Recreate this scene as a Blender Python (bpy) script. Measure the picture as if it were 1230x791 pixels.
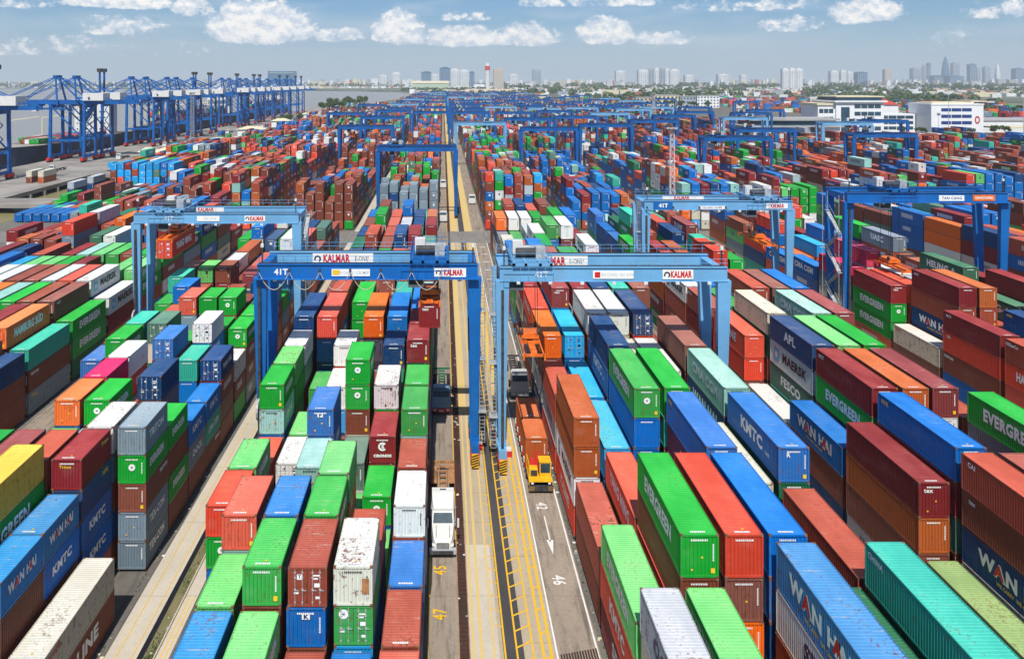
import bpy, math, random
import numpy as np
from mathutils import Vector, Matrix
from mathutils.bvhtree import BVHTree
R = math.radians
random.seed(7)
rng = np.random.default_rng(11)
for o in list(bpy.data.objects): bpy.data.objects.remove(o)
SC = bpy.context.scene
COL = SC.collection

# ------------------------------------------------------------------ camera
CAMH = 43.2; F = 1030.0
cd = bpy.data.cameras.new('camera'); cam = bpy.data.objects.new('camera', cd); COL.objects.link(cam)
cam.location = (0, 0, CAMH); cam.rotation_euler = (R(90), 0, 0)
cd.sensor_width = 36; cd.lens = 36 * F / 1230
cd.shift_x = (615 - 532) / 1230; cd.shift_y = -(395.5 - 97.5) / 1230
cd.clip_start = 1; cd.clip_end = 60000
SC.camera = cam

# ------------------------------------------------------------------ light
SUN_EL = 54; SUN_AZ = 3.5      # light travels towards +Y and a little +X
ldir = Vector((math.sin(R(SUN_AZ)) * math.cos(R(SUN_EL)), math.cos(R(SUN_AZ)) * math.cos(R(SUN_EL)), -math.sin(R(SUN_EL))))
sd = bpy.data.lights.new('sun', 'SUN'); sun = bpy.data.objects.new('sun', sd); COL.objects.link(sun)
sd.energy = 5.0; sd.angle = R(0.5); sd.color = (1, .955, .88)
sun.rotation_euler = ldir.to_track_quat('-Z', 'Y').to_euler()
SC.view_settings.view_transform = 'Standard'; SC.view_settings.look = 'None'
SC.view_settings.exposure = 0.10; SC.view_settings.gamma = 1

W = bpy.data.worlds.new('World'); SC.world = W; W.use_nodes = True
wn = W.node_tree; wn.nodes.clear()

class NT:
    """small node helper"""
    def __init__(s, nt): s.nt = nt
    def n(s, t, **k):
        x = s.nt.nodes.new(t)
        for a, b in k.items(): setattr(x, a, b)
        return x
    def l(s, a, b): s.nt.links.new(a, b)
    def setin(s, sock, v):
        if hasattr(v, 'is_output'): s.l(v, sock)
        else: sock.default_value = v
    def m(s, op, a, b=0.0, c=0.0, clamp=False):
        x = s.n('ShaderNodeMath', operation=op); x.use_clamp = clamp
        s.setin(x.inputs[0], a); s.setin(x.inputs[1], b)
        if op in ('MULTIPLY_ADD', 'SMOOTH_MIN', 'COMPARE'): s.setin(x.inputs[2], c)
        return x.outputs[0]
    def mix(s, f, a, b, mode='MIX'):
        x = s.n('ShaderNodeMix', data_type='RGBA', blend_type=mode)
        s.setin(x.inputs[0], f); s.setin(x.inputs[6], a); s.setin(x.inputs[7], b)
        return x.outputs[2]
    def noise(s, vec, scale, detail=4, rough=.55, dim='3D', w=None):
        x = s.n('ShaderNodeTexNoise', noise_dimensions=dim)
        if vec is not None: s.l(vec, x.inputs['Vector'])
        x.inputs['Scale'].default_value = scale; x.inputs['Detail'].default_value = detail
        x.inputs['Roughness'].default_value = rough
        if w is not None: s.setin(x.inputs['W'], w)
        return x.outputs['Fac']
    def ramp(s, f, lo, hi, a=0.0, b=1.0, smooth=True):
        x = s.n('ShaderNodeMapRange'); x.interpolation_type = 'SMOOTHSTEP' if smooth else 'LINEAR'
        s.setin(x.inputs[0], f); s.setin(x.inputs[1], lo); s.setin(x.inputs[2], hi)
        s.setin(x.inputs[3], a); s.setin(x.inputs[4], b)
        return x.outputs[0]
    def mapping(s, vec, loc=(0, 0, 0), sc=(1, 1, 1)):
        x = s.n('ShaderNodeMapping'); s.l(vec, x.inputs[0]); x.inputs['Location'].default_value = loc
        x.inputs['Scale'].default_value = sc
        return x.outputs[0]

def build_world():
    g = NT(wn)
    out = g.n('ShaderNodeOutputWorld'); bg = g.n('ShaderNodeBackground')
    sky = g.n('ShaderNodeTexSky', sky_type='NISHITA'); sky.sun_disc = False
    sky.sun_elevation = R(SUN_EL); sky.sun_rotation = R(180 + SUN_AZ)
    sky.air_density = 1.1; sky.dust_density = .4; sky.ozone_density = 4.0; sky.altitude = 40
    tc = g.n('ShaderNodeTexCoord'); sx = g.n('ShaderNodeSeparateXYZ'); g.l(tc.outputs['Generated'], sx.inputs[0])
    az = g.m('ARCTAN2', sx.outputs[0], sx.outputs[1]); el = g.m('ARCSINE', sx.outputs[2])
    cb = g.n('ShaderNodeCombineXYZ'); g.l(az, cb.inputs[0]); g.l(el, cb.inputs[1])
    # domain warp
    v = cb.outputs[0]
    big = g.noise(g.mapping(v, (3.1, 0, 1), (16, 30, 1)), 1, 7, .62)
    fine = g.noise(g.mapping(v, (0, 7, 2), (60, 75, 1)), 1, 6, .65)
    streak = g.noise(g.mapping(v, (5, 2, 7), (7, 36, 1)), 1, 6, .55)
    # cumulus seen in the photograph's sky: (px, py, half width, half height, strength)
    blobs = [(312, 26, 62, 27, 1.0), (412, 42, 34, 10, .75), (478, 34, 34, 21, 1.0), (556, 44, 60, 13, .95), (632, 42, 44, 15, .95),
             (728, 37, 34, 17, .95), (795, 45, 36, 10, .7), (148, 28, 52, 15, .55), (18, 55, 36, 12, .55), (85, 55, 32, 13, .5),
             (140, 2, 60, 9, .9), (232, 8, 26, 13, .75), (1040, 12, 38, 16, .85), (950, 28, 36, 11, .6), (895, 6, 80, 9, .6), (1205, 10, 34, 12, .7),
             (700, 2, 90, 8, .7), (560, 20, 50, 7, .35), (20, 2, 40, 8, .55), (1110, 40, 90, 20, .22), (230, 60, 150, 12, .25)]
    acc = None
    for (px, py, hw, hh, st) in blobs:
        hh *= 1.15
        a0 = math.atan((px - 532) / F); e0 = math.atan((98 - py) / F * math.cos(a0))
        dx = g.m('MULTIPLY', g.m('SUBTRACT', az, a0), F / hw); de = g.m('SUBTRACT', el, e0 - .35*hh/F); dy = g.m('MULTIPLY', de, g.m('MULTIPLY_ADD', g.m('LESS_THAN', de, 0.0), 1.1*F/hh, .85*F/hh))
        r2 = g.m('ADD', g.m('MULTIPLY', dx, dx), g.m('MULTIPLY', dy, dy))
        b = g.m('MULTIPLY', g.ramp(r2, 0.0, 1.9, 1.0, 0.0), st)
        acc = b if acc is None else g.m('MAXIMUM', acc, b)
    # elsewhere in the sky: ordinary scattered cumulus of the same kind
    outside = g.m('MULTIPLY', g.ramp(big, .5, .68), g.ramp(g.m('ABSOLUTE', el), .105, .16))
    acc = g.m('MAXIMUM', acc, g.m('MULTIPLY', outside, .8))
    shape = g.m('ADD', acc, g.m('ADD', g.m('MULTIPLY', g.m('SUBTRACT', big, .5), 1.5), g.m('MULTIPLY', g.m('SUBTRACT', fine, .5), 1.5)))
    crisp = g.noise(g.mapping(v, (2, 4, 9), (150, 170, 1)), 1, 5, .6)
    shape = g.m('ADD', shape, g.m('MULTIPLY', g.m('SUBTRACT', crisp, .5), .5))
    mask = g.m('MULTIPLY', g.ramp(shape, .32, .64), g.ramp(acc, 0.03, .35))
    wisps = g.m('MULTIPLY', g.ramp(streak, .42, .72), g.ramp(el, .012, .05))
    up = g.noise(g.mapping(v, (0, 7.45, 2), (60, 75, 1)), 1, 6, .65)
    lit = g.ramp(g.m('ADD', g.m('MULTIPLY', shape, .8), g.m('MULTIPLY', g.m('SUBTRACT', fine, up), 2.2)), .18, 1.15)
    skyc = g.mix(1.0, sky.outputs[0], (.64, .97, 1.36, 1), 'MULTIPLY')
    haze = g.mix(g.ramp(el, -.02, .085, .85, .0), skyc, (8.2, 10.0, 12.0, 1))
    c1 = g.mix(g.m('MULTIPLY', wisps, .5), haze, (8.6, 10.0, 11.6, 1))
    cc = g.mix(lit, (9.4, 10.8, 12.6, 1), (17.0, 16.4, 15.6, 1))
    c2 = g.mix(g.m('MULTIPLY', mask, .96), c1, cc)
    g.l(c2, bg.inputs[0]); bg.inputs[1].default_value = .064
    g.l(bg.outputs[0], out.inputs[0])
build_world()

# ------------------------------------------------------------------ materials
MATS = {}
def mat(name):
    m = bpy.data.materials.new(name); m.use_nodes = True; m.node_tree.nodes.clear(); MATS[name] = m
    g = NT(m.node_tree); out = g.n('ShaderNodeOutputMaterial'); p = g.n('ShaderNodeBsdfPrincipled')
    g.l(p.outputs[0], out.inputs[0]); p.inputs['Specular IOR Level'].default_value = .22
    return m, g, p
def simple(name, col, rough=.6, var=.12, scale=1.0, metal=0.0, grime=None):
    m, g, p = mat(name)
    tc = g.n('ShaderNodeTexCoord')
    n = g.noise(tc.outputs['Object'], scale, 5, .6)
    c = g.mix(g.ramp(n, .35, .65), tuple(x * (1 - var) for x in col) + (1,), tuple(min(1, x * (1 + var)) for x in col) + (1,))
    if grime:
        n2 = g.noise(tc.outputs['Object'], scale * .35, 6, .65)
        c = g.mix(g.ramp(n2, .55, .75, 0, .7), c, grime + (1,))
    g.l(c, p.inputs['Base Color']); p.inputs['Roughness'].default_value = rough; p.inputs['Metallic'].default_value = metal
    return m

def paint_material(name, roof=False):
    """container paint: the object's own colour, with bleaching, chalk, scratches and rust; alpha = how rusty"""
    m, g, p = mat(name)
    oi = g.n('ShaderNodeObjectInfo'); tc = g.n('ShaderNodeTexCoord'); ob = tc.outputs['Object']
    off = g.n('ShaderNodeVectorMath', operation='ADD'); g.l(ob, off.inputs[0])
    cr = g.n('ShaderNodeCombineXYZ'); 
    for i in range(3): g.l(g.m('MULTIPLY', oi.outputs['Random'], 37.0 + 13 * i), cr.inputs[i])
    g.l(cr.outputs[0], off.inputs[1]); v = off.outputs[0]
    n1 = g.noise(g.mapping(v, sc=(.5, .22, .9)), 1, 6, .6)
    n2 = g.noise(v, 2.3, 6, .7)
    str_ = g.noise(g.mapping(v, sc=(3.2, 3.2, .35)), 1, 5, .65)
    col = oi.outputs['Color']
    if roof:
        pale = g.mix(1.0, g.mix(.06, g.mix(1.0, col, (1.75, 1.6, 1.55, 1), 'MULTIPLY'), (.55, .55, .52, 1)), (.66, .66, .64, 1), 'DARKEN')
        dust = g.mix(g.ramp(n1, .3, .7, .35, 1.0), col, pale)
        spots = g.noise(v, 4.5, 6, .75)
        dust = g.mix(g.ramp(g.m('ADD', spots, g.m('MULTIPLY', n1, .3)), .72, .84, 0, .55), dust, g.mix(.6, col, (.03, .03, .03, 1)))
        cross = g.noise(g.mapping(v, sc=(.45, 4.5, .5)), 1, 5, .7)
        rust = g.m('MULTIPLY', g.ramp(g.m('ADD', spots, g.m('MULTIPLY', n1, .8)), .99, 1.10), oi.outputs['Alpha'])
        scratch = g.m('MULTIPLY', g.ramp(g.m('ADD', cross, g.m('MULTIPLY', n1, .35)), .78, .86), g.m('MULTIPLY', oi.outputs['Alpha'], .75))
        c = g.mix(rust, dust, (.16, .055, .022, 1)); c = g.mix(scratch, c, (.46, .40, .33, 1))
    else:
        c = g.mix(g.ramp(str_, .5, .8, 0, .30), col, g.mix(.55, col, (.06, .045, .035, 1)))
        c = g.mix(g.ramp(n1, .5, .75, 0, .3), c, g.mix(.25, col, (.5, .5, .48, 1)))
        rust = g.m('MULTIPLY', g.ramp(g.m('ADD', n2, g.m('MULTIPLY', str_, .55)), .83, .93), oi.outputs['Alpha'])
        c = g.mix(rust, c, (.15, .05, .02, 1))
    g.l(c, p.inputs['Base Color']); p.inputs['Roughness'].default_value = .5 if not roof else .62
    bm = g.n('ShaderNodeBump'); bm.inputs['Strength'].default_value = .55; bm.inputs['Distance'].default_value = .06
    g.l(g.noise(v, 1.3, 3, .5), bm.inputs['Height']); g.l(bm.outputs[0], p.inputs['Normal'])
    return m
PAINT = paint_material('container_paint'); ROOFP = paint_material('container_roof_paint', True)

def bulk_material():
    """far containers: real boxes; colour per container, corrugation and door fittings as fine relief"""
    m, g, p = mat('container_paint_far')
    at = g.n('ShaderNodeAttribute', attribute_name='paint'); kd = g.n('ShaderNodeAttribute', attribute_name='face_kind')
    uv = g.n('ShaderNodeUVMap', uv_map='face_uv'); s = g.n('ShaderNodeSeparateXYZ'); g.l(uv.outputs[0], s.inputs[0])
    u, v = s.outputs[0], s.outputs[1]; rnd = at.outputs['Alpha']; k = kd.outputs['Fac']
    tc = g.n('ShaderNodeTexCoord')
    is_top = g.m('LESS_THAN', k, .5); is_end = g.m('COMPARE', k, 1.0, .4); is_side = g.m('GREATER_THAN', k, 1.5)
    n1 = g.noise(tc.outputs['Object'], .45, 5, .65); n2 = g.noise(tc.outputs['Object'], 1.7, 5, .7)
    c = g.mix(g.m('MULTIPLY', is_top, g.ramp(n1, .3, .7, .3, .9)), at.outputs['Color'], g.mix(1.0, g.mix(.06, g.mix(1.0, at.outputs['Color'], (1.6, 1.5, 1.45, 1), 'MULTIPLY'), (.55, .55, .52, 1)), (.68, .68, .66, 1), 'DARKEN'))
    c = g.mix(g.m('MULTIPLY', g.ramp(n2, .58, .75), g.m('MULTIPLY', rnd, .5)), c, (.16, .07, .03, 1))
    # edge rails and posts: each face gets darker along its borders
    eu = g.m('MINIMUM', u, g.m('SUBTRACT', 1.0, u)); ev = g.m('MINIMUM', v, g.m('SUBTRACT', 1.0, v))
    r2 = g.m('FRACT', g.m('MULTIPLY', rnd, 7.31)); r3 = g.m('FRACT', g.m('MULTIPLY', rnd, 23.7)); r4 = g.m('FRACT', g.m('MULTIPLY', rnd, 61.3))
    # printed lettering blocks on the long sides
    us = g.m('MULTIPLY', u, 26.0); letter = g.m('GREATER_THAN', g.m('FRACT', us), .32)
    wv = g.noise(None, 1, 0, .5, '1D', g.m('ADD', g.m('FLOOR', us), g.m('MULTIPLY', rnd, 91.0)))
    band = g.m('MULTIPLY', g.m('MULTIPLY', g.m('GREATER_THAN', v, .42), g.m('LESS_THAN', v, .74)),
               g.m('MULTIPLY', g.m('GREATER_THAN', u, g.m('MULTIPLY_ADD', r3, .2, .18)), g.m('LESS_THAN', u, g.m('MULTIPLY_ADD', r4, .3, .5))))
    side_print = g.m('MULTIPLY', g.m('MULTIPLY', band, letter), g.m('MULTIPLY', is_side, g.m('LESS_THAN', r2, .55)))
    lum = g.n('ShaderNodeRGBToBW'); g.l(at.outputs['Color'], lum.inputs[0])
    ink = g.mix(g.m('GREATER_THAN', lum.outputs[0], .33), (.75, .75, .74, 1), (.02, .06, .16, 1))
    c = g.mix(g.m('MULTIPLY', side_print, .85), c, ink)
    # end: round or square mark, number line, vertical text
    du = g.m('SUBTRACT', u, .5); dv = g.m('MULTIPLY', g.m('SUBTRACT', v, .62), 1.06)
    rr = g.m('SQRT', g.m('ADD', g.m('MULTIPLY', du, du), g.m('MULTIPLY', dv, dv)))
    disc = g.m('MULTIPLY', g.m('LESS_THAN', rr, .13), g.m('LESS_THAN', r4, .14))
    num = g.m('MULTIPLY', g.m('COMPARE', v, .89, .016), g.m('COMPARE', u, .5, .27))
    vert = g.m('MULTIPLY', g.m('COMPARE', u, .86, .02), g.m('COMPARE', v, .55, .28))
    marks = g.m('MULTIPLY', g.m('MAXIMUM', disc, g.m('MAXIMUM', num, g.m('MULTIPLY', vert, g.m('GREATER_THAN', r2, .4)))), is_end)
    c = g.mix(g.m('MULTIPLY', marks, .8), c, ink)
    edge = g.m('MAXIMUM', g.m('LESS_THAN', eu, g.m('MULTIPLY_ADD', is_side, -.022, .03)), g.m('LESS_THAN', ev, .025))
    c = g.mix(g.m('MULTIPLY', edge, .45), c, (.07, .05, .04, 1))
    g.l(c, p.inputs['Base Color']); p.inputs['Roughness'].default_value = .55
    fr = g.m('MULTIPLY', u, g.m('MULTIPLY_ADD', is_side, 29.0 * 6.2832, 9.0 * 6.2832))
    frt = g.m('MULTIPLY', v, 28.0 * 6.2832)
    wave = g.m('SINE', g.m('ADD', g.m('MULTIPLY', fr, g.m('SUBTRACT', 1.0, is_top)), g.m('MULTIPLY', frt, is_top)))
    b = g.n('ShaderNodeBump'); b.inputs['Strength'].default_value = .5; b.inputs['Distance'].default_value = .03
    g.l(wave, b.inputs['Height']); g.l(b.outputs[0], p.inputs['Normal'])
    return m
BULK = bulk_material()

CRANE_L = simple('crane_light_blue', (.15, .37, .61), .45, .08, .3, grime=(.20, .24, .27))
CRANE_D = simple('crane_blue', (.007, .125, .41), .45, .1, .3, grime=(.03, .08, .2))
CRANE_N = simple('crane_deep_blue', (.006, .10, .34), .5, .15, .3, grime=(.03, .05, .12))
STEEL = simple('dark_steel', (.05, .05, .055), .55, .3, 2)
GREYST = simple('galvanised_steel', (.35, .37, .38), .5, .2, 2)
RUBBER = simple('rubber', (.018, .018, .02), .85, .2, 3)
WHITE = simple('white_paint', (.63, .63, .61), .5, .05, 1, grime=(.5, .48, .44))
WHITEP = simple('white_print', (.78, .78, .76), .6, .03, 1)
GREYP = simple('grey_print', (.4, .42, .44), .6, .05, 1)
REDP = simple('red_print', (.55, .02, .02), .5, .05, 1)
BLACKP = simple('black_print', (.015, .015, .02), .5, .05, 1)
NAVYP = simple('navy_print', (.01, .03, .12), .5, .05, 1)
YELP = simple('yellow_print', (.8, .5, .03), .5, .05, 1)
CYANP = simple('cyan_print', (.08, .42, .62), .5, .05, 1)
ORANGE = simple('spreader_orange', (.70, .15, .02), .5, .2, 1.2, grime=(.1, .04, .03))
REDM = simple('red_paint', (.55, .03, .03), .5, .12, 1)
YELLOW = simple('yellow_paint', (.75, .42, .015), .45, .08, 1)
GLASS = simple('cab_glass', (.03, .06, .08), .12, .3, .8)
RUSTM = simple('rusty_chassis', (.36, .17, .07), .7, .25, 1, grime=(.1, .06, .04))
BLUECAB = simple('blue_grey_cab', (.16, .32, .45), .4, .08, 1)
GREENM = simple('green_chassis', (.02, .14, .08), .6, .1, 1)
CREAM = simple('cream_wall', (.62, .56, .38), .7, .05, .2)
BEIGEW = simple('beige_wall', (.5, .42, .33), .7, .05, .2)
WALLW = simple('white_wall', (.74, .75, .76), .6, .03, .1)
GREENW = simple('pale_green_wall', (.42, .52, .38), .7, .06, .1)
BGLASS = simple('blue_window', (.02, .05, .20), .15, .1, .1)
DGLASS = simple('dark_window', (.03, .07, .11), .15, .2, .1)
TBLUE = simple('tower_blue_glass', (.03, .13, .24), .2, .15, .05)
TWHITE = simple('tower_white', (.66, .67, .67), .6, .08, .02)
TGREY = simple('tower_grey', (.33, .37, .42), .5, .1, .02)
REDROOF = simple('red_roof', (.48, .06, .04), .6, .06, .1)
GREYROOF = simple('grey_roof', (.36, .36, .35), .7, .1, .1)
ORROOF = simple('brick_roof', (.42, .13, .07), .7, .1, .1)
HULLN = simple('ship_hull_navy', (.02, .03, .06), .5, .2, .1)
HULLR = simple('ship_hull_red', (.24, .05, .03), .6, .2, .1)
BARK = simple('bark', (.10, .07, .045), .9, .2, 1)
DECKC = simple('quay_deck', (.27, .25, .225), .85, .2, .06, grime=(.12, .11, .10))

def leaf_mat():
    m, g, p = mat('leaves'); tc = g.n('ShaderNodeTexCoord'); oi = g.n('ShaderNodeObjectInfo')
    n = g.noise(tc.outputs['Object'], .35, 4, .6); n2 = g.noise(tc.outputs['Object'], 2.0, 3, .6)
    c = g.mix(g.ramp(n, .35, .65), (.03, .065, .018, 1), (.10, .15, .035, 1))
    c = g.mix(g.m('MULTIPLY', n2, .5), c, (.045, .10, .03, 1))
    g.l(c, p.inputs['Base Color']); p.inputs['Roughness'].default_value = .7
    return m
LEAF = leaf_mat()

def concrete(name, base, dark, scale=.25, joints=None, oil=0.0, warm=(.32, .24, .15)):
    m, g, p = mat(name); tc = g.n('ShaderNodeTexCoord'); ob = tc.outputs['Object']
    n1 = g.noise(g.mapping(ob, sc=(1, .35, 1)), scale, 7, .65); n2 = g.noise(ob, scale * 9, 6, .7); n3 = g.noise(ob, scale * 40, 3, .6)
    c = g.mix(g.ramp(n1, .3, .7), dark + (1,), base + (1,))
    c = g.mix(g.ramp(n2, .5, .72, 0, .5), c, warm + (1,))
    c = g.mix(g.ramp(n3, .35, .65, 0, .35), c, tuple(x * .55 for x in base) + (1,))
    if oil:
        tr = g.noise(g.mapping(ob, sc=(1.6, .10, 1)), .9, 7, .75)
        tr2 = g.noise(g.mapping(ob, (4, 9, 0), (.8, .5, 1)), 1.3, 7, .8)
        c = g.mix(g.ramp(tr2, .48, .66, 0, oil*.75), c, tuple(x*.45 for x in base) + (1,))
        sp = g.noise(ob, 2.6, 5, .7)
        c = g.mix(g.ramp(tr, .48, .66, 0, oil), c, (.05, .045, .04, 1))
        c = g.mix(g.ramp(sp, .64, .72, 0, oil), c, (.03, .028, .026, 1))
    if joints:
        s = g.n('ShaderNodeSeparateXYZ'); g.l(ob, s.inputs[0])
        for ax, pitch in joints:
            f = g.m('FRACT', g.m('DIVIDE', s.outputs[ax], pitch))
            c = g.mix(g.m('MULTIPLY', g.m('LESS_THAN', f, .05 / pitch), .6), c, (.06, .055, .05, 1))
    g.l(c, p.inputs['Base Color']); p.inputs['Roughness'].default_value = .85
    b = g.n('ShaderNodeBump'); b.inputs['Strength'].default_value = .3; b.inputs['Distance'].default_value = .02
    g.l(n3, b.inputs['Height']); g.l(b.outputs[0], p.inputs['Normal'])
    return m
APRON = concrete('yard_apron', (.20, .185, .16), (.12, .11, .10), .05, [(0, 5.1), (1, 4.9)], .5)
LANE = concrete('truck_lane_concrete', (.37, .305, .24), (.27, .22, .175), .12, [(1, 9.0)], .6, (.34, .26, .17))
PALEC = concrete('pale_concrete', (.60, .54, .44), (.48, .43, .35), .2, [(1, 12)], 0, (.45, .36, .24))
TANC = concrete('tan_concrete', (.50, .42, .29), (.40, .33, .24), .15, [(1, 6)], 0)
ASPH = concrete('dark_asphalt', (.085, .08, .085), (.06, .057, .06), .3, None, .3, (.10, .09, .08))
TRENCH = concrete('rusty_trench_floor', (.075, .035, .025), (.04, .022, .018), .5, [(1, .5)], .3, (.12, .05, .03))
DIRT = concrete('weedy_dirt', (.24, .20, .11), (.14, .14, .06), .8, None, .0, (.10, .14, .04))
def worn_paint(name, col, ground):
    m, g, p = mat(name); tc = g.n('ShaderNodeTexCoord'); n = g.noise(tc.outputs['Object'], 1.6, 7, .75); n2 = g.noise(tc.outputs['Object'], .16, 3, .6)
    f = g.ramp(g.m('ADD', n, g.m('MULTIPLY', n2, .35)), .72, .92, 0, .9)
    g.l(g.mix(f, col + (1,), ground + (1,)), p.inputs['Base Color']); p.inputs['Roughness'].default_value = .8
    return m
YLINE = worn_paint('yellow_road_paint', (.72, .42, .02), (.34, .27, .17))
YWASH = worn_paint('worn_yellow_paint', (.60, .44, .17), (.48, .40, .27))
WLINE = worn_paint('white_road_paint', (.72, .70, .66), (.34, .29, .23))

def water_mat(name, c1, c2, rough=.25):
    m, g, p = mat(name); tc = g.n('ShaderNodeTexCoord'); ob = tc.outputs['Object']
    n = g.noise(g.mapping(ob, sc=(1, .5, 1)), .01, 5, .6)
    g.l(g.mix(n, c1 + (1,), c2 + (1,)), p.inputs['Base Color']); p.inputs['Roughness'].default_value = rough
    b = g.n('ShaderNodeBump'); b.inputs['Strength'].default_value = .6; b.inputs['Distance'].default_value = .3
    g.l(g.noise(ob, .4, 4, .6), b.inputs['Height']); g.l(b.outputs[0], p.inputs['Normal'])
    return m
RIVER = water_mat('river_water', (.24, .24, .22), (.30, .29, .27), .35)
CANAL = water_mat('canal_water', (.20, .18, .075), (.27, .24, .11), .3)
def land_mat():
    m, g, p = mat('far_land'); tc = g.n('ShaderNodeTexCoord'); ob = tc.outputs['Object']
    n = g.noise(ob, .006, 7, .65); n2 = g.noise(ob, .03, 5, .7)
    c = g.mix(g.ramp(n, .4, .62), (.055, .085, .035, 1), (.19, .18, .15, 1)); c = g.mix(g.ramp(n2, .55, .7, 0, .6), c, (.04, .07, .03, 1))
    g.l(c, p.inputs['Base Color']); p.inputs['Roughness'].default_value = .95
    return m
LAND = land_mat()

# ------------------------------------------------------------------ mesh helpers
class M:
    """collects shapes, links ONE mesh object"""
    def __init__(s): s.v = []; s.f = []; s.mi = []; s.mats = []
    def mid(s, m):
        if m not in s.mats: s.mats.append(m)
        return s.mats.index(m)
    def quad(s, a, b, c, d, m=None):
        k = len(s.v); s.v += [a, b, c, d]; s.f.append((k, k+1, k+2, k+3)); s.mi.append(s.mid(m) if m else 0)
    def poly(s, pts, m=None):
        k = len(s.v); s.v += list(pts); s.f.append(tuple(range(k, k+len(pts)))); s.mi.append(s.mid(m) if m else 0)
    def box(s, x0, x1, y0, y1, z0, z1, m=None):
        k = len(s.v); s.v += [(x0,y0,z0),(x1,y0,z0),(x1,y1,z0),(x0,y1,z0),(x0,y0,z1),(x1,y0,z1),(x1,y1,z1),(x0,y1,z1)]
        fs = [(0,3,2,1),(4,5,6,7),(0,1,5,4),(1,2,6,5),(2,3,7,6),(3,0,4,7)]
        i = s.mid(m) if m else 0
        for f in fs: s.f.append(tuple(k+q for q in f)); s.mi.append(i)
        return s
    def beam(s, p, q, w, h=None, m=None, w2=None, h2=None):
        """box section bar from p to q, width w (sideways) and height h; may taper to w2,h2"""
        h = h or w; w2 = w2 or w; h2 = h2 or h
        p = Vector(p); q = Vector(q); d = (q - p).normalized()
        up = Vector((0, 0, 1)) if abs(d.z) < .95 else Vector((0, 1, 0))
        a = d.cross(up).normalized(); b = a.cross(d).normalized()
        k = len(s.v)
        for c, ww, hh in ((p, w, h), (q, w2, h2)):
            for sx, sy in ((-1,-1),(1,-1),(1,1),(-1,1)): s.v.append(tuple(c + a*sx*ww/2 + b*sy*hh/2))
        i = s.mid(m) if m else 0
        for f in [(3,2,1,0),(4,5,6,7),(0,1,5,4),(1,2,6,5),(2,3,7,6),(3,0,4,7)]: s.f.append(tuple(k+j for j in f)); s.mi.append(i)
        return s
    def tube(s, p, q, r, r2=None, n=8, m=None):
        r2 = r if r2 is None else r2
        p = Vector(p); q = Vector(q); d = (q-p).normalized()
        up = Vector((0,0,1)) if abs(d.z) < .95 else Vector((0,1,0))
        a = d.cross(up).normalized(); b = a.cross(d).normalized(); k = len(s.v)
        for c, rr in ((p, r), (q, r2)):
            for j in range(n):
                t = 2*math.pi*j/n; s.v.append(tuple(c + a*math.cos(t)*rr + b*math.sin(t)*rr))
        i = s.mid(m) if m else 0
        for j in range(n): s.f.append((k+j, k+(j+1)%n, k+n+(j+1)%n, k+n+j)); s.mi.append(i)
        s.f.append(tuple(k+j for j in reversed(range(n)))); s.mi.append(i)
        s.f.append(tuple(k+n+j for j in range(n))); s.mi.append(i)
        return s
    def mesh(s, name, m=None):
        me = bpy.data.meshes.new(name); me.from_pydata([tuple(x) for x in s.v], [], s.f)
        ms = s.mats or ([m] if m else [])
        for x in ms: me.materials.append(x)
        if len(ms) > 1: me.polygons.foreach_set('material_index', s.mi)
        me.update(); return me
    def build(s, name, m=None, parent=None, loc=(0,0,0)):
        return link(name, s.mesh(name, m), parent, loc)
def link(name, me, parent=None, loc=(0,0,0), rot=None):
    o = bpy.data.objects.new(name, me); COL.objects.link(o); o.location = loc
    if rot: o.rotation_euler = rot
    if parent: o.parent = parent
    return o
def empty(name, loc=(0,0,0), rz=0):
    o = bpy.data.objects.new(name, None); COL.objects.link(o); o.location = loc; o.rotation_euler = (0,0,rz); o.empty_display_size = .5
    return o
def tag(o, label=None, cat=None, group=None, kind=None):
    if label: o['label'] = label
    if cat: o['category'] = cat
    if group: o['group'] = group
    if kind: o['kind'] = kind
    return o
def copy_tree(o, parent=None):
    c = o.copy(); COL.objects.link(c); c.parent = parent
    for ch in o.children: copy_tree(ch, c)
    return c
def sheet(name, x0, x1, y0, y1, z, m, kind='structure', step=None):
    q = M(); q.box(x0, x1, y0, y1, z - .05, z) ; o = q.build(name, m); tag(o, kind=kind); return o
TEXTC = {}
def text_mesh(s, m, bold=.03, sx=1.0, font_height=1.0):
    key = (s, m.name, bold, sx)
    if key in TEXTC: return TEXTC[key]
    c = bpy.data.curves.new('text', 'FONT'); c.body = s; c.size = 1.0; c.offset = bold; c.resolution_u = 2
    c.align_x = 'CENTER'; c.align_y = 'CENTER'; c.space_character = 1.08
    o = bpy.data.objects.new('text', c); COL.objects.link(o); bpy.context.view_layer.update()
    me = bpy.data.meshes.new_from_object(o.evaluated_get(bpy.context.evaluated_depsgraph_get()))
    bpy.data.objects.remove(o); bpy.data.curves.remove(c)
    me.name = 'lettering'; me.materials.clear(); me.materials.append(m)
    if sx != 1.0: me.transform(Matrix.Diagonal((sx, 1, 1, 1)))
    TEXTC[key] = me; return me
FRONT = (R(90), 0, 0); SIDEM = (R(90), 0, R(-90)); SIDEP = (R(90), 0, R(90))
def put_text(s, m, parent, loc, rot, size, sx=1.0, bold=.03, name='lettering'):
    o = link(name, text_mesh(s, m, bold, sx), parent, loc, rot); o.scale = (size,)*3
    return o

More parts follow.
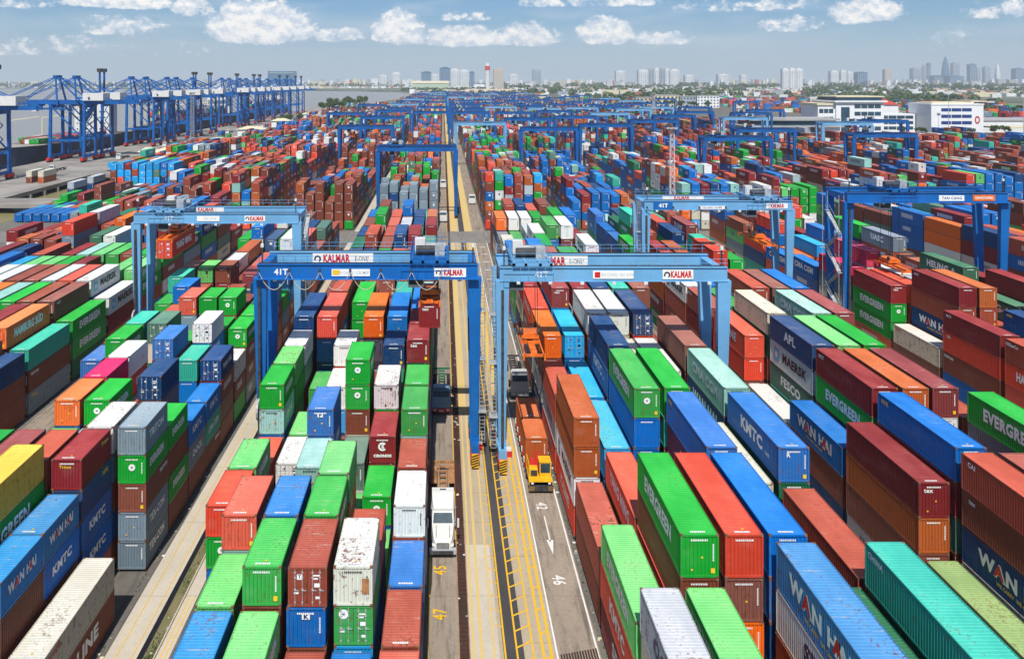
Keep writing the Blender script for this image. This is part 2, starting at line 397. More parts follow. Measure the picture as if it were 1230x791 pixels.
# ------------------------------------------------------------------ the setting: ground, lanes, quay, water
def ground_sheet(name, x0, x1, y0, y1, z, m):
    q = M(); q.quad((x0,y0,z),(x1,y0,z),(x1,y1,z),(x0,y1,z)); o = q.build(name, m); tag(o, kind='structure'); return o
def ribbon(name, xs, zs, y0, y1, m):
    q = M()
    for i in range(len(xs)-1): q.quad((xs[i],y0,zs[i]),(xs[i+1],y0,zs[i+1]),(xs[i+1],y1,zs[i+1]),(xs[i],y1,zs[i]))
    o = q.build(name, m); tag(o, kind='structure'); return o
YFAR = 1950.0
ground_sheet('far_terrain', -30000, 30000, 5300, 40000, -3.0, LAND)
ground_sheet('river', -30000, 30000, -600, 5400, -3.3, RIVER)
# the bank: everything to the right of the river stands on this sheet (its left edge follows the waterline)
q = M()
bank = [(-134, -60), (-134, 330), (-150, 420), (-152, 900), (-150, 1400), (-120, 1900), (-60, 2600), (-160, 3600), (-900, 4400), (-2600, 5400)]
for (xa, ya), (xb, yb) in zip(bank[:-1], bank[1:]):
    q.quad((xa, ya, -.02), (9000, ya, -.02), (9000, yb, -.02), (xb, yb, -.02)); q.quad((xa, ya, -3.4), (xa, ya, -.02), (xb, yb, -.02), (xb, yb, -3.4))
tag(q.build('far_ground', LAND), kind='structure')
q = M()
yb_ = [(-134, -60), (-134, 330), (-150, 420), (-152, 900), (-150, 1400), (-120, YFAR)]
for (xa, ya), (xb, yb) in zip(yb_[:-1], yb_[1:]):
    q.quad((xa+.2, ya, 0), (620, ya, 0), (620, yb, 0), (xb+.2, yb, 0))
tag(q.build('yard_ground', APRON), kind='structure')
# quay platform in the river, joined to the yard by short bridges, with the green canal between
q = M(); q.box(-215, -162, 60, 1500, -1.4, .15, DECKC)
for y in (236, 300, 395, 540, 760, 1010): q.box(-162, -133, y, y + 16, -1.2, .1, DECKC)
for y in range(60, 1500, 12): q.box(-162.6, -161.4, y, y + 1.2, -3.4, -1.4, DECKC)
tag(q.build('quay_platform'), kind='structure')
ground_sheet('canal', -216, -133.8, -60, 1500, -3.2, CANAL)
ground_sheet('canal_bank', -140, -133.9, -60, 360, -1.6, DIRT)

# central lanes (y from below the frame to the far end of the yard)
Y0, Y1 = 30, 1800
def strip(name, xa, xb, z, m, ya=Y0, yb=Y1): return ground_sheet(name, xa, xb, ya, yb, z, m)
strip('truck_lane', -1.2, 1.24, .008, LANE)
strip('concrete_median', 2.07, 4.6, .008, TANC)
strip('patched_median', 2.12, 4.3, .012, PALEC, 30, 80)
strip('asphalt_strip', 4.6, 6.15, .008, ASPH)
strip('concrete_strip', 6.15, 8.5, .008, TANC)
strip('truck_lane_right', 8.5, 11.9, .008, LANE)
# rail trench: a real recess with ties
q = M(); q.quad((1.24,Y0,-.25),(2.07,Y0,-.25),(2.07,420,-.25),(1.24,420,-.25)); 
tag(ground_sheet('rail_trench', 1.24, 2.07, Y0, Y1, .010, TRENCH), kind='structure')
q = M()
for i in range(500): q.box(1.28, 2.03, 31 + i*.55, 31.16 + i*.55, .012, .05, TRENCH)
for x in (1.26, 2.03): q.box(x-.02, x+.03, Y0, 330, .012, .07, RUSTM)
tag(q.build('trench_cover_bars'), 'rusty ribbed cover bars of the cable trench beside the truck lane', 'trench cover', kind='stuff')
# left service road between the two stacks on the left
strip('service_road', -25.4, -22.95, .008, PALEC)
strip('road_gutter', -22.95, -22.5, .006, BLACKP)
strip('weedy_verge', -22.5, -21.55, .012, DIRT)
strip('crane_runway', -21.55, -20.55, .02, PALEC)
q = M(); 
for x in (-22.93, -21.62): q.box(x-.05, x+.05, Y0, 420, .01, .16, PALEC)
tag(q.build('road_kerb'), kind='structure')
for nm, xs in (('crane_runway_strips', (-47.9, 31.2, 35.0, 59.9, 65.8, 91.3, 94.9)),):
    for x in xs: strip('crane_runway', x-.55, x+.55, .012, PALEC)
for x0, x1 in ((-52.6, -43.4), (29.4, 37.2), (54.7, 69.0), (86.6, 94.0)):
    strip('truck_lane', x0+.3, x1-.3, .006, LANE)
# cross road
q = M(); q.quad((-134,229.5,.016),(500,229.5,.016),(500,246.5,.016),(-134,246.5,.016)); tag(q.build('cross_road', concrete('cross_road_concrete', (.27,.25,.225), (.19,.175,.155), .06, None, .4)), kind='structure')

def marks(name, m, fn, label=None):
    q = M(); fn(q); o = q.build(name, m); tag(o, kind='structure'); return o
def yl(q):
    z0, z1 = .02, .024
    def ln(x, w, ya=Y0, yb=Y1): q.quad((x-w/2,ya,z1),(x+w/2,ya,z1),(x+w/2,yb,z1),(x-w/2,yb,z1))
    ln(-1.13, .1, 30, 80); ln(1.2, .07, 80, Y1)
    for x in (4.72, 5.62, 6.86): ln(x, .14, 30, 229)
    for x in (7.6, 8.2): ln(x, .2, 30, 229)
    y = 40.0
    while y < 228:
        q.quad((5.66,y,z0),(6.82,y+.75,z0),(6.82,y+.95,z0),(5.66,y+.2,z0))
        if y > 66: q.quad((4.0,y+1,z0),(4.68,y+.6,z0),(4.68,y+.72,z0),(4.0,y+1.12,z0))
        y += 1.95
    y = 40.0
    while y < 228:
        q.quad((7.66,y,z0),(8.14,y+.3,z0),(8.14,y+.5,z0),(7.66,y+.2,z0)); y += 3.0
    ln(-24.55, .07, 30, 228); ln(-23.35, .07, 30, 228)
    for x in (-21.2, -20.85): ln(x, .08, 30, 72)
marks('yellow_road_markings', YLINE, yl)
def yw(q):
    for x, w in ((2.35, .2), (2.95, .26), (3.9, .18)): q.quad((x-w/2,30,.024),(x+w/2,30,.024),(x+w/2,229,.024),(x-w/2,229,.024))
    for xa, xb in ((2.2, 4.2), (6.2, 8.3)): q.quad((xa,247,.02),(xb,247,.02),(xb,Y1,.02),(xa,Y1,.02))
    q.quad((2.15,112,.02),(2.9,112,.02),(2.9,229,.02),(2.15,229,.02)); q.quad((6.9,120,.02),(7.5,120,.02),(7.5,229,.02),(6.9,229,.02))
marks('worn_yellow_markings', YWASH, yw)
def wl(q):
    for x in (8.62, 11.72): q.quad((x-.07,30,.024),(x+.07,30,.024),(x+.07,229,.024),(x-.07,229,.024))
    q.quad((8.65,30,.02),(8.6,30,.02),(8.6,31,.02),(8.65,31,.02))
    for y in range(160, 229, 9): q.quad((9.6,y,.024),(11.2,y,.024),(11.2,y+.5,.024),(9.6,y+.5,.024))
    # arrow pointing towards the camera
    q.quad((10.02,80.5,.024),(10.14,80.5,.024),(10.14,85.2,.024),(10.02,85.2,.024)); q.poly([(10.08,78.3,.024),(10.4,80.8,.024),(9.76,80.8,.024)])
marks('white_road_markings', WLINE, wl)
def road_number(s, x, y, size, m):
    o = put_text(s, m, None, (x, y, .028), (0, 0, R(90 if x < 5 else -90)), size, .9, .02, 'painted_number')
    o.scale = (size, size, 1); tag(o, kind='structure')
for s, x, py, m in (('45', -.2, 685, YLINE), ('47', -.2, 738, YLINE), ('43', -.2, 588, YLINE), ('42', 10.0, 608, WLINE), ('46', 10.0, 697, WLINE), ('44', 10.0, 530, WLINE)):
    if s in ('43', '44'): continue
    road_number(s, x, F*CAMH/(py-98), 1.55, m)
# dark drain grate at the bottom right of the lane
q = M()
for i in range(14): q.box(8.85 + i*.21, 8.97 + i*.21, 63.0 + i*.055, 64.6 + i*.055, .012, .06, TRENCH)
tag(q.build('drain_grate'), 'rusty drain grate across the right truck lane at the lower edge', 'drain grate')

# verge weeds
q = M()
for i in range(5200):
    if i % 3: x = random.uniform(-22.4, -21.65)
    else: x = random.choice([random.gauss(-22.0, .15), 12.25 + random.gauss(0, .08), -26.0 + random.gauss(0, .12)])
    y = random.triangular(46, 230, 60)
    if math.sin(y*.7) + math.sin(y*.23+1) + random.uniform(-1, 1) < .1: continue
    h = random.uniform(.08, .34); a = random.uniform(0, 6.28); w = .05
    q.poly([(x-w*math.cos(a), y-w*math.sin(a), .01), (x+w*math.cos(a), y+w*math.sin(a), .01), (x+random.gauss(0,.12), y+random.gauss(0,.12), h)])
tag(q.build('weeds', LEAF), 'green weeds growing in the dirt verge beside the service road', 'weeds', kind='stuff')

# ------------------------------------------------------------------ containers: palette
PAL = {  # linear base colours, plain words, rustiness
 'g': ((.006,.30,.028), 'bright green', .15), 'G': ((.010,.13,.055), 'dark green', .3), 'p': ((.12,.50,.13), 'pale faded green', .55),
 'e': ((.075,.17,.125), 'grey green', .5), 't': ((.030,.40,.29), 'turquoise', .35), 'T': ((.26,.50,.43), 'pale turquoise', .6),
 'b': ((.001,.125,.42), 'blue', .25), 'n': ((.004,.048,.16), 'navy blue', .35), 'l': ((.01,.30,.66), 'light blue', .35), 'B': ((.015,.19,.44), 'streaked blue', 1.0),
 'w': ((.70,.70,.67), 'white', .4), 'W': ((.60,.57,.52), 'rusty off-white', 1.0), 'y': ((.60,.55,.42), 'beige', .45), 'Y': ((.72,.42,.02), 'yellow', .3),
 'o': ((.75,.13,.008), 'orange', .3), 'O': ((.40,.095,.022), 'orange brown', .55), 'r': ((.62,.055,.025), 'red', .3), 's': ((.66,.085,.045), 'coral red', .2),
 'R': ((.34,.062,.032), 'brick red', .45), 'm': ((.21,.018,.020), 'maroon', .35), 'q': ((.27,.055,.032), 'weathered red brown', .9), 'c': ((.62,.006,.08), 'crimson', .2),
 'a': ((.17,.235,.28), 'slate grey', .3), 'A': ((.40,.45,.50), 'pale blue grey', .75), 'k': ((.20,.050,.026), 'brown', .5), 'v': ((.20,.34,.12), 'olive green', .6),
}
RANDCODES = list('kkkkkkRRRRROOOmmmmmqqbbbbbbbnnnnnlggggpGewwwwWyaAttTrrrsso')
NW = {'w': 1}
H_STD, H_HC = 2.46, 2.76; GAPZ = .05
CONT = []     # dicts
def add_stack(blk, row, bay, x0, y0, L, spec, side, base=.3):
    hc = spec.endswith('+'); spec = spec.rstrip('+')
    z = base; n = len(spec); jx = random.gauss(0, .02); jy = random.gauss(0, .05)
    for t, ch in enumerate(spec):
        h = H_HC if hc else H_STD
        if ch == '?': ch = random.choice(RANDCODES)
        b, lab, ru = PAL[ch]
        f = random.uniform(.86, 1.14); col = tuple(min(.85, c*f*random.uniform(.95, 1.05)) for c in b)
        if random.random() < .28:
            k_ = random.uniform(.03, .11); col = tuple(c_*(1-k_) + .42*k_ for c_ in col); ru = min(1, ru+.3)
        dx = random.gauss(0, .028)
        CONT.append(dict(blk=blk, row=row, bay=bay, tier=t, n=n, x=x0+jx+dx, y=y0+jy+random.gauss(0, .02), z=z, L=L, h=h, ch=ch, col=col, rust=min(1, ru*random.uniform(.6, 1.3)), side=side))
        z += h + GAPZ
BLOCKS = {  # name: left edges of rows, side that faces the camera axis (+1 = right side seen)
 'A': ([-18.35,-15.5,-12.6,-9.75,-6.87,-3.87], 1),
 'B': ([-42.75,-39.93,-37.1,-34.28,-31.45,-28.6], 1),
 'C': ([-55.65-2.83*i for i in range(9)], 1),
 'D': ([12.35+2.83*i for i in range(6)], -1),
 'E': ([37.6+2.83*i for i in range(6)], -1),
 'F': ([69.4+2.83*i for i in range(6)], -1)}
TR = {}
def T(blk, row, bay, spec): TR[(blk, row, bay)] = spec
def rows(blk, row, start, specs):
    for i, s in enumerate(specs.split()): T(blk, row, start+i, s)
# '-' = empty ground; '?' = unseen or unreadable; letters bottom to top; '+' = high-cube
rows('A', 0, -1, '- - - ?bgr ?kGp ?ks ?kbTg ?kGgp kYmaw')
rows('A', 1, -1, '??kB ??kp ?k?Ts ?k ?k ?kw ?kp ?k ?kg')
rows('A', 2, -1, '??kp ???kg ???kb ??k ???T ??kbb ?k ??lw ???rw')
rows('A', 3, -1, '??R ???bq ????g ????p ?p ??e ???kgg ??k ??k')
rows('A', 4, -1, '??b ???gW ???R ?p ??g ???m ????W ???? ????n')
rows('A', 5, -1, '??s ??q ?rb ??Rw ???q ???Tg ????g ????Gm ?????m')
rows('A', 0, 8, '???nn+ ???k ??mk ???w')
rows('A', 1, 8, '??nbr+ ???qR+ ???rq')
rows('A', 2, 8, '??k ???gg ???k ???w')
rows('A', 3, 8, '???wo+ ???k ????R')
rows('A', 4, 8, '???bb+ ???Tt ????O ????k')
rows('A', 5, 8, '?????b ????T ????R')
rows('B', 5, -1, '- aakga kgkg kab ktb kkmn gmW akkg ??kg')
T('B', 5, -3, '- '); T('B', 5, -2, '-')
rows('B', 4, -3, '?kkB ?kbB ?bbnm ???aW ??r ????n ?g ??bt ???bw ???g ????g ???k')
rows('B', 3, -3, '- - ????R ???? ????g ??? ??? ????b ???g ??a ????g ???k')
rows('B', 2, -3, '???G ???? ????m ???p ????o ????c ????w ?g ????e ??a ???as ???k')
rows('B', 1, -3, '???r ???r ????g - - - - ????g ????t ???p ???s ????b')
rows('B', 0, -3, '???? ???r - - - - - ???b ???? ???? ??? ???g')
rows('C', 0, 0, 'kkn+ akt+ Ggg+ ?mw+ ???p ???g')
rows('C', 1, 0, '???? ???o+ ???k+ ???w+ ???p ???g ????m')
rows('C', 2, 0, '???? ???m+ ???k+ ???s+ ??m ???k')
rows('C', 3, 0, '???? ???R ???g+ ???A+ ??g ???g')
rows('C', 4, 0, '???? ???? ???T+ ???k+ ???m ???p')
rows('C', 5, 0, '???? ???? ???o+ ???k+ ???g ???T')
rows('C', 6, 0, '???? ???? ???? ???w+ ???p')
rows('C', 7, 0, '???? ???? ???? ???w+ ???p')
rows('D', 0, 0, '??yA+ mrp+ kR+ rwOO+ ?wR+ nwko+ ?nmr+ ???m+')
rows('D', 1, 0, '???p+ ???kg+ ??s+ ??l+ ??l+ ???l+ ????m+')
rows('D', 2, 0, '?k+ ??okr+ ??b+ ??bbg+ ???bn+ ????W+ ????m+')
rows('D', 3, 0, '?mkwB+ ?mnbb+ ???mb+ ????g+ ???y+ ????w+ ????n+')
rows('D', 4, 0, '???G+ ??k+ ???y+ ??T+ ???w+ ???rn+ ????t+')
rows('D', 5, 0, '???Gt+ ???R+ ???Gb+ ???nT+ ????k+ ??k+ ????k+')
rows('E', 0, 1, '?v+ ?kOm+ nkb+ ?w+ ?krs+ ???R+ ???w+')
rows('E', 1, 1, '??nkR+ ????b+ ???gm+ ?tewn+ ????y+ ???g+')
rows('E', 2, 1, '????R+ ???R+ ????O+ ????p+ ??? ????R+')
rows('E', 3, 1, '????R+ ??k+ ????m+ ????g+ ????T+ ????k+')
rows('E', 4, 1, '????k+ ????g+ ???R+ ???m+ ????m+ ????b+')
rows('E', 5, 1, '??? ?R ??R+ ??r+ ???e ???w')
rows('F', 0, 5, '?krm+ ky+ ?ggm+ ???c+')
rows('F', 1, 5, '?b ?knRm+ ???r+ ????c+')
rows('F', 2, 5, '??l+ ????O+ ??? ????')
rows('F', 3, 5, 'nkgn+ ??R+ ????')
rows('F', 4, 5, '????m+ ???G+ ????G+')

def bays(blk):
    if blk in 'AB':
        base = 47.25 if blk == 'A' else 75.4 - 6.45*3; i0 = -1 if blk == 'A' else -3; last = 7 if blk == 'A' else 11
        out = []; y = base; i = i0
        while i <= last: out.append((i, y, 6.06)); y += 6.45; i += 1
        while y + 12.2 < 228: out.append((i, y, 12.15)); y += 12.95; i += 1
        return out
    if blk == 'C': return [(i, 97.0 + 13.2*i, 12.15) for i in range(-1, 10)]
    return [(i, 41.65 + 13.05*i, 12.15) for i in range(-1, 14)]
for blk, (xs, side) in BLOCKS.items():
    for (i, y, L) in bays(blk):
        for r, x in enumerate(xs):
            sp = TR.get((blk, r, i))
            if sp is None:
                if blk == 'A' and i == -1: sp = '??'
                elif blk in 'D' and i < 0: sp = '??'
                elif y < 60: sp = '??'
                else:
                    hc = '+' if (blk not in 'AB' and random.random() < .6) else ''
                    sp = '?' * max(1, min(5, round(random.gauss(3.9, .9)))) + hc
            sp = sp.strip()
            if sp == '-': continue
            base = .02 if (blk in 'EDFC') else .3
            if L < 10 and not (blk, r, i) in TR and i >= 9: pass
            add_stack(blk, r, i, x, y, L, sp, side, .3)
# 40-foot stacks among the 20-foot bays of block B
add_stack('B', 5, -2, -28.6, 56.2, 12.15, 'ky', 1); add_stack('B', 3, -2, -34.28, 56.2, 12.15, '????Y+', 1)

# special marks and fittings read from the photograph: (block,row,bay,tier from top 0) -> features
FT = {}
def ft(blk, row, bay, top, **k): FT[(blk, row, bay, top)] = k
ft('A',3,0,0, door=1, front='T'); ft('A',4,0,1, door=1, disc=1); ft('A',4,0,0, patch=1); ft('A',3,0,1, logo='K')
ft('A',0,2,1, disc=1); ft('A',4,4,0, cronos=1); ft('A',3,5,1, disc=1); ft('A',2,4,0, logo='P'); ft('A',5,6,0, front='tex'); ft('A',5,7,0, front='tex')
ft('A',1,4,0, door=1); ft('A',5,6,1, front='CAI'); ft('A',0,7,0, side='HAMBURG'); 
ft('B',5,0,0, side='TRITON'); ft('B',5,0,1, disc=1, side='EVERGREEN'); ft('B',5,0,3, side='TEX-CON'); ft('B',5,0,4, side='TEX-CON')
ft('B',5,1,0, side='EVERGREEN'); ft('B',5,1,2, side='EVERGREEN'); ft('B',5,2,1, side='OOCL'); ft('B',5,3,1, side='CMA CGM'); ft('B',5,4,0, door=1, side='WAN HAI'); ft('B',5,4,1, side='K-LINE')
ft('B',5,6,0, disc=1, side='EVERGREEN'); ft('B',5,5,2, side='EVERGREEN'); ft('B',4,2,0, door=1); ft('B',4,5,0, door=1, side='SINOKOR'); ft('B',4,7,0, disc=1); ft('B',3,1,0, disc=1, side='EVERGREEN')
ft('B',3,4,0, door=1); ft('B',2,5,0, door=1); ft('B',0,8,0, disc=1); ft('B',4,-1,0, front='Triton', side='Triton', ink=YELP, small=1); ft('B',4,-1,1, side='NYK', ink=YELP, small=1)
ft('B',4,-1,2, side='KMTC'); ft('B',4,-1,3, side='KMTC'); ft('B',4,-2,0, side='WAN HAI', ink2=1); ft('B',4,-2,1, side='KMTC'); ft('B',4,-3,0, side='WAN HAI', ink2=1)
ft('B',5,-2,0, side='COSCO', ink=REDP, small=1); ft('B',5,-2,1, side='K-LINE'); ft('B',1,4,0, side='EVERGREEN'); ft('B',4,4,1, disc=1)
ft('C',0,0,0); ft('C',0,1,0); ft('C',0,2,0, side='EVERGREEN'); ft('C',0,2,1, side='EVERGREEN'); ft('C',0,3,0, side='MAERSK', maersk=1); ft('C',1,3,0, side='MAERSK', maersk=1)
ft('C',1,1,0, side='HAMBURG SÜD'); ft('C',1,2,0, side='NCT', small=1); ft('C',0,4,0, side='EVERGREEN'); ft('C',0,1,2, side='Triton', ink=YELP, small=1)
ft('D',0,0,0, side='OOCL', ink=NAVYP); ft('D',0,0,1, side='MAERSK', maersk=1); ft('D',0,1,0, side='EVERGREEN'); ft('D',0,1,1, side='KMTC'); ft('D',0,1,2, side='SITC')
ft('D',0,3,2, side='MAERSK', ink=NAVYP, maersk=1); ft('D',0,4,1, side='HYUNDAI', ink=NAVYP); ft('D',1,1,0, side='EVERGREEN'); ft('D',1,2,0, side='YANG MING'); ft('D',1,5,0, door=1); ft('D',1,6,0, front='tex')
ft('D',2,3,0, disc=1, side='EVERGREEN'); ft('D',2,3,1); ft('D',2,4,1, side='KMTC'); ft('D',3,0,0, side='WAN HAI', ink2=1); ft('D',3,0,1, side='SITC', ink=NAVYP, redmark=1); ft('D',3,2,0, side='NYK', ink=YELP, small=1)
ft('D',3,2,1, side='K-LINE'); ft('D',4,5,0, door=1); ft('D',5,0,0, side='CHINA', small=1); ft('D',5,2,0, side='KMTC', front='R'); ft('D',5,3,0, side='CMA CGM'); ft('D',2,4,0); ft('D',5,1,0); ft('D',2,2,0)
ft('E',0,2,0, front='tex', small=1); ft('E',0,3,0, side='WAN HAI', ink2=1); ft('E',0,2,1); ft('E',1,1,2, side='WAN HAI', ink2=1); ft('E',1,2,0, side='NYK', ink=YELP, small=1); ft('E',1,3,1, side='EVERGREEN'); ft('E',1,3,0, side='NCT', small=1)
ft('E',1,4,0, side='APL'); ft('E',1,4,1, side='MAERSK', maersk=1); ft('E',1,4,2, side='FESCO'); ft('E',1,4,3, side='CMA CGM'); ft('E',0,5,0, side='K-LINE'); ft('E',4,2,0, side='EVERGREEN'); ft('E',0,7,0, side='MAERSK', maersk=1)
ft('E',3,5,0, side='CMA CGM'); ft('F',0,7,0, front='tex'); ft('F',0,7,1, side='EVERGREEN', disc=1); ft('F',0,7,2, side='EVERGREEN'); ft('F',1,6,0, side='NCT', small=1); ft('F',1,6,2, side='WAN HAI', ink2=1)
ft('F',0,5,0, side='NCT', small=1); ft('F',0,5,1, side='GA', small=1); ft('F',3,5,0, side='NYK', ink=YELP, small=1); ft('F',3,5,1, side='EVERGREEN'); ft('F',0,6,0, side='OOCL', ink=REDP, small=1); ft('F',4,7,0, side='HEUNG-A'); ft('F',4,6,0, side='HEUNG-A')
def default_feature(c):
    r = random.random(); ch = c['ch']
    if ch in 'gG' and r < .75: return dict(side='EVERGREEN', disc=random.random() < .12)
    if ch == 'p' and r < .5: return dict(side='EVERGREEN')
    if ch == 'b' and r < .5: return dict(side=random.choice(['KMTC', 'WAN HAI', 'CMA CGM', 'CNC']))
    if ch == 'n' and r < .5: return dict(side=random.choice(['CMA CGM', 'WAN HAI', 'NYK', 'APL']))
    if ch in 'rsm' and r < .35: return dict(side=random.choice(['YANG MING', 'K-LINE', 'ONE', 'HAMBURG SÜD']))
    if ch in 'wyA' and r < .4: return dict(side=random.choice(['MAERSK', 'OOCL', 'YANG MING']), ink=NAVYP)
    if ch in 'kRqO' and r < .4: return dict(side=random.choice(['tex', 'TRITON', 'CAI', 'GESeaCo']), small=1)
    if ch in 'tTae' and r < .4: return dict(side=random.choice(['CHINA', 'UASC', 'DONGJIN']))
    return {}

# ------------------------------------------------------------------ containers further away (beyond the traced rows)
farboxes = []
gaps = [(228, 248), (466, 482), (705, 722), (946, 962), (1190, 1206), (1440, 1456)]
allblocks = [('A', BLOCKS['A'][0]), ('B', BLOCKS['B'][0]), ('C', [-55.65-2.83*i for i in range(6)]), ('D', BLOCKS['D'][0]), ('E', BLOCKS['E'][0]), ('F', BLOCKS['F'][0])]
xb = 94.9 + 3.4; k = 0
while xb < 560:
    allblocks.append(('R%d' % k, [xb + 2.83*i for i in range(6)])); xb += 16.6 + (8.7 if k % 2 else 12.4); k += 1
allblocks.append(('L0', [-95.5 + 2.83*i for i in range(6)])); allblocks.append(('L1', [-131.0 + 2.83*i for i in range(9)]))
def hfac(blk, y): return .5 + .5*math.sin(y*.021 + hash(blk) % 7)
zone_end = {}; zone_col = {}; zone_40 = {}; zone_n = {}
BI = {b: i for i, (b, _) in enumerate(allblocks)}
for blk, xs in allblocks:
    bi = BI[blk]
    y = 249.0 if blk in BLOCKS else (112.0 if blk[0] == 'L' else 100.0)
    lim = YFAR - 60
    if blk[0] == 'L': lim = 1250
    if blk == 'L1': y = 262.0
    while y < lim:
        if any(y + 12.2 > a and y < b for a, b in gaps): y += 4; continue
        m40 = random.random() < .62; L = 12.15 if m40 else 6.06
        if y > zone_end.get(blk, 0):
            zone_end[blk] = y + random.uniform(40, 110); zone_col[blk] = random.choices(RANDCODES, k=7) + random.choices(list('kRmbOk'), k=4); zone_40[blk] = random.random() < (.85 if blk[0] in 'LR' else .55); zone_n[blk] = random.uniform(3.3, 5.5)
        m40 = zone_40[blk] if random.random() < .85 else not zone_40[blk]; L = 12.15 if m40 else 6.06
        bay_n = zone_n[blk] + random.gauss(0, .45) + .4*math.sin(y*.05 + bi); bay_sd = random.choice([.25, .5, .8])
        if blk == 'L1' and y < 330: bay_n = 2
        base_n = 3.8 + 1.0*math.sin(y*.017 + bi*1.7) + .5*math.sin(y*.05 + bi)
        if random.random() < .03: y += 13; continue
        run = random.choice(zone_col[blk]) if random.random() < .4 else None
        for x in xs:
            if x > .66*y + 40 or x < -.55*y - 40: continue
            if x > 200 and 505 < y < 905: continue       # the office forecourt
            if x > 250 and y > 900: continue
            if x > 180 and y > 1250: continue
            n = max(1, min(6, round(random.gauss(bay_n, bay_sd))))
            if blk[0] == 'L': n = max(1, n-1)
            zb = .3
            for rep in range(1 if m40 or y > 900 else 2):
                LL = L if (m40 or y <= 900) else 12.15
                z = zb
                for t in range(n):
                    h = H_HC if random.random() < .5 else H_STD
                    ch = run if (run and random.random() < .6) else random.choice(zone_col[blk] if random.random() < .45 else RANDCODES)
                    b, _, ru = PAL[ch]; f = random.uniform(.8, 1.15)
                    farboxes.append((x, y + rep*6.2, z, x+2.44, y + rep*6.2 + LL, z+h, min(.85,b[0]*f), min(.85,b[1]*f), min(.85,b[2]*f), random.random()))
                    z += h + .03
        y += 12.6
    # a block in the near field to the right of F
print('near containers', len(CONT), 'far boxes', len(farboxes))

# ---- which near containers the photograph's viewpoint sees most of
ids = []; vv = []; ff = []
def pushbox(b, idx):
    x0,y0,z0,x1,y1,z1 = b; k = len(vv)
    vv.extend([(x0,y0,z0),(x1,y0,z0),(x1,y1,z0),(x0,y1,z0),(x0,y0,z1),(x1,y0,z1),(x1,y1,z1),(x0,y1,z1)])
    for f in ((4,5,6,7),(0,1,5,4),(1,2,6,5),(3,0,4,7)): ff.append(tuple(k+q for q in f)); ids.append(idx)
for i, c in enumerate(CONT): pushbox((c['x'], c['y'], c['z'], c['x']+2.44, c['y']+c['L'], c['z']+c['h']), i)
nb = len(CONT)
for j, fb in enumerate(farboxes):
    if fb[1] < 250: pushbox(fb[:6], nb + j)
tree = BVHTree.FromPolygons(vv, ff)
cnt = np.zeros(nb + len(farboxes), int); topn = np.zeros(nb, bool)
org = Vector((0, 0, CAMH))
for py in np.arange(200, 791, 3.0):
    for px in np.arange(0, 1230, 3.0):
        d = Vector(((px-532)/F, 1.0, (98-py)/F))
        h = tree.ray_cast(org, d)
        if h[2] is not None: cnt[ids[h[2]]] += 1
order = [i for i in np.argsort(-cnt[:nb]) if cnt[i] > 0][:300]
IND = set(order)
print('individual containers', len(IND), 'smallest ray count', cnt[order[-1]], 'visible near', int((cnt[:nb] > 0).sum()))

# ------------------------------------------------------------------ container part meshes (shared)
def corr_profile(length, pitch, depth):
    n = max(1, round(length / pitch)); p = length / n; pts = []
    for i in range(n):
        a = i * p
        pts += [(a, 0), (a + .26*p, 0), (a + .38*p, depth), (a + .88*p, depth)]
    pts.append((length, 0)); return pts
MC = {}
def cmesh(kind, L, h):
    key = (kind, L > 10, h > 2.6)
    if key in MC: return MC[key]
    q = M(); pw = .12; L2 = L
    if kind in ('side_panel', 'side_panel_left'):
        s = 1 if kind == 'side_panel' else -1; x = s*1.20
        pr = corr_profile(L - 2*pw, .278, .05)
        for (a, da), (b, db) in zip(pr[:-1], pr[1:]):
            P = [(x - s*da, pw+a, .15), (x - s*db, pw+b, .15), (x - s*db, pw+b, h-.08), (x - s*da, pw+a, h-.08)]
            q.quad(*(P if s > 0 else P[::-1]))
    elif kind in ('end_panel', 'rear_panel'):
        pr = corr_profile(2.44 - 2*pw, .245, .06); f = kind == 'end_panel'
        for (a, da), (b, db) in zip(pr[:-1], pr[1:]):
            y0 = .03 + da if f else L - .03 - da; y1 = .03 + db if f else L - .03 - db
            P = [(-1.1+a, y0, .15), (-1.1+b, y1, .15), (-1.1+b, y1, h-.1), (-1.1+a, y0, h-.1)]
            q.quad(*(P if f else P[::-1]))
    elif kind == 'roof_panel':
        pr = corr_profile(L - .5, .278, .022)
        for (a, da), (b, db) in zip(pr[:-1], pr[1:]): q.quad((-1.17, .25+a, h-.035-da), (1.17, .25+a, h-.035-da), (1.17, .25+b, h-.035-db), (-1.17, .25+b, h-.035-db))
        q.box(-1.17, 1.17, .05, .25, h-.06, h-.015); q.box(-1.17, 1.17, L-.25, L-.05, h-.06, h-.015)
    elif kind == 'frame':
        for x0, x1 in ((-1.22, -1.1), (1.1, 1.22)):
            for y0, y1 in ((0, pw), (L-pw, L)): q.box(x0, x1, y0, y1, .12, h-.12)
        for x in (-1.21, 1.15): q.box(x, x+.06, pw, L-pw, h-.1, h-.01); q.box(x, x+.06, pw, L-pw, .02, .16)
        for y0 in (.005, L-.065): q.box(-1.1, 1.1, y0, y0+.06, h-.12, h-.012); q.box(-1.1, 1.1, y0, y0+.06, .02, .17)
    elif kind == 'corner_castings':
        for x0, x1 in ((-1.225, -1.06), (1.06, 1.225)):
            for y0, y1 in ((-.005, .17), (L-.17, L+.005)):
                q.box(x0, x1, y0, y1, 0, .125); q.box(x0, x1, y0, y1, h-.125, h+.004)
    me = q.mesh(kind, {'roof_panel': ROOFP, 'corner_castings': CAST}.get(kind, PAINT)); MC[key] = me; return me
CAST = simple('casting_steel', (.20, .10, .06), .7, .4, 2)
CAST2 = CAST
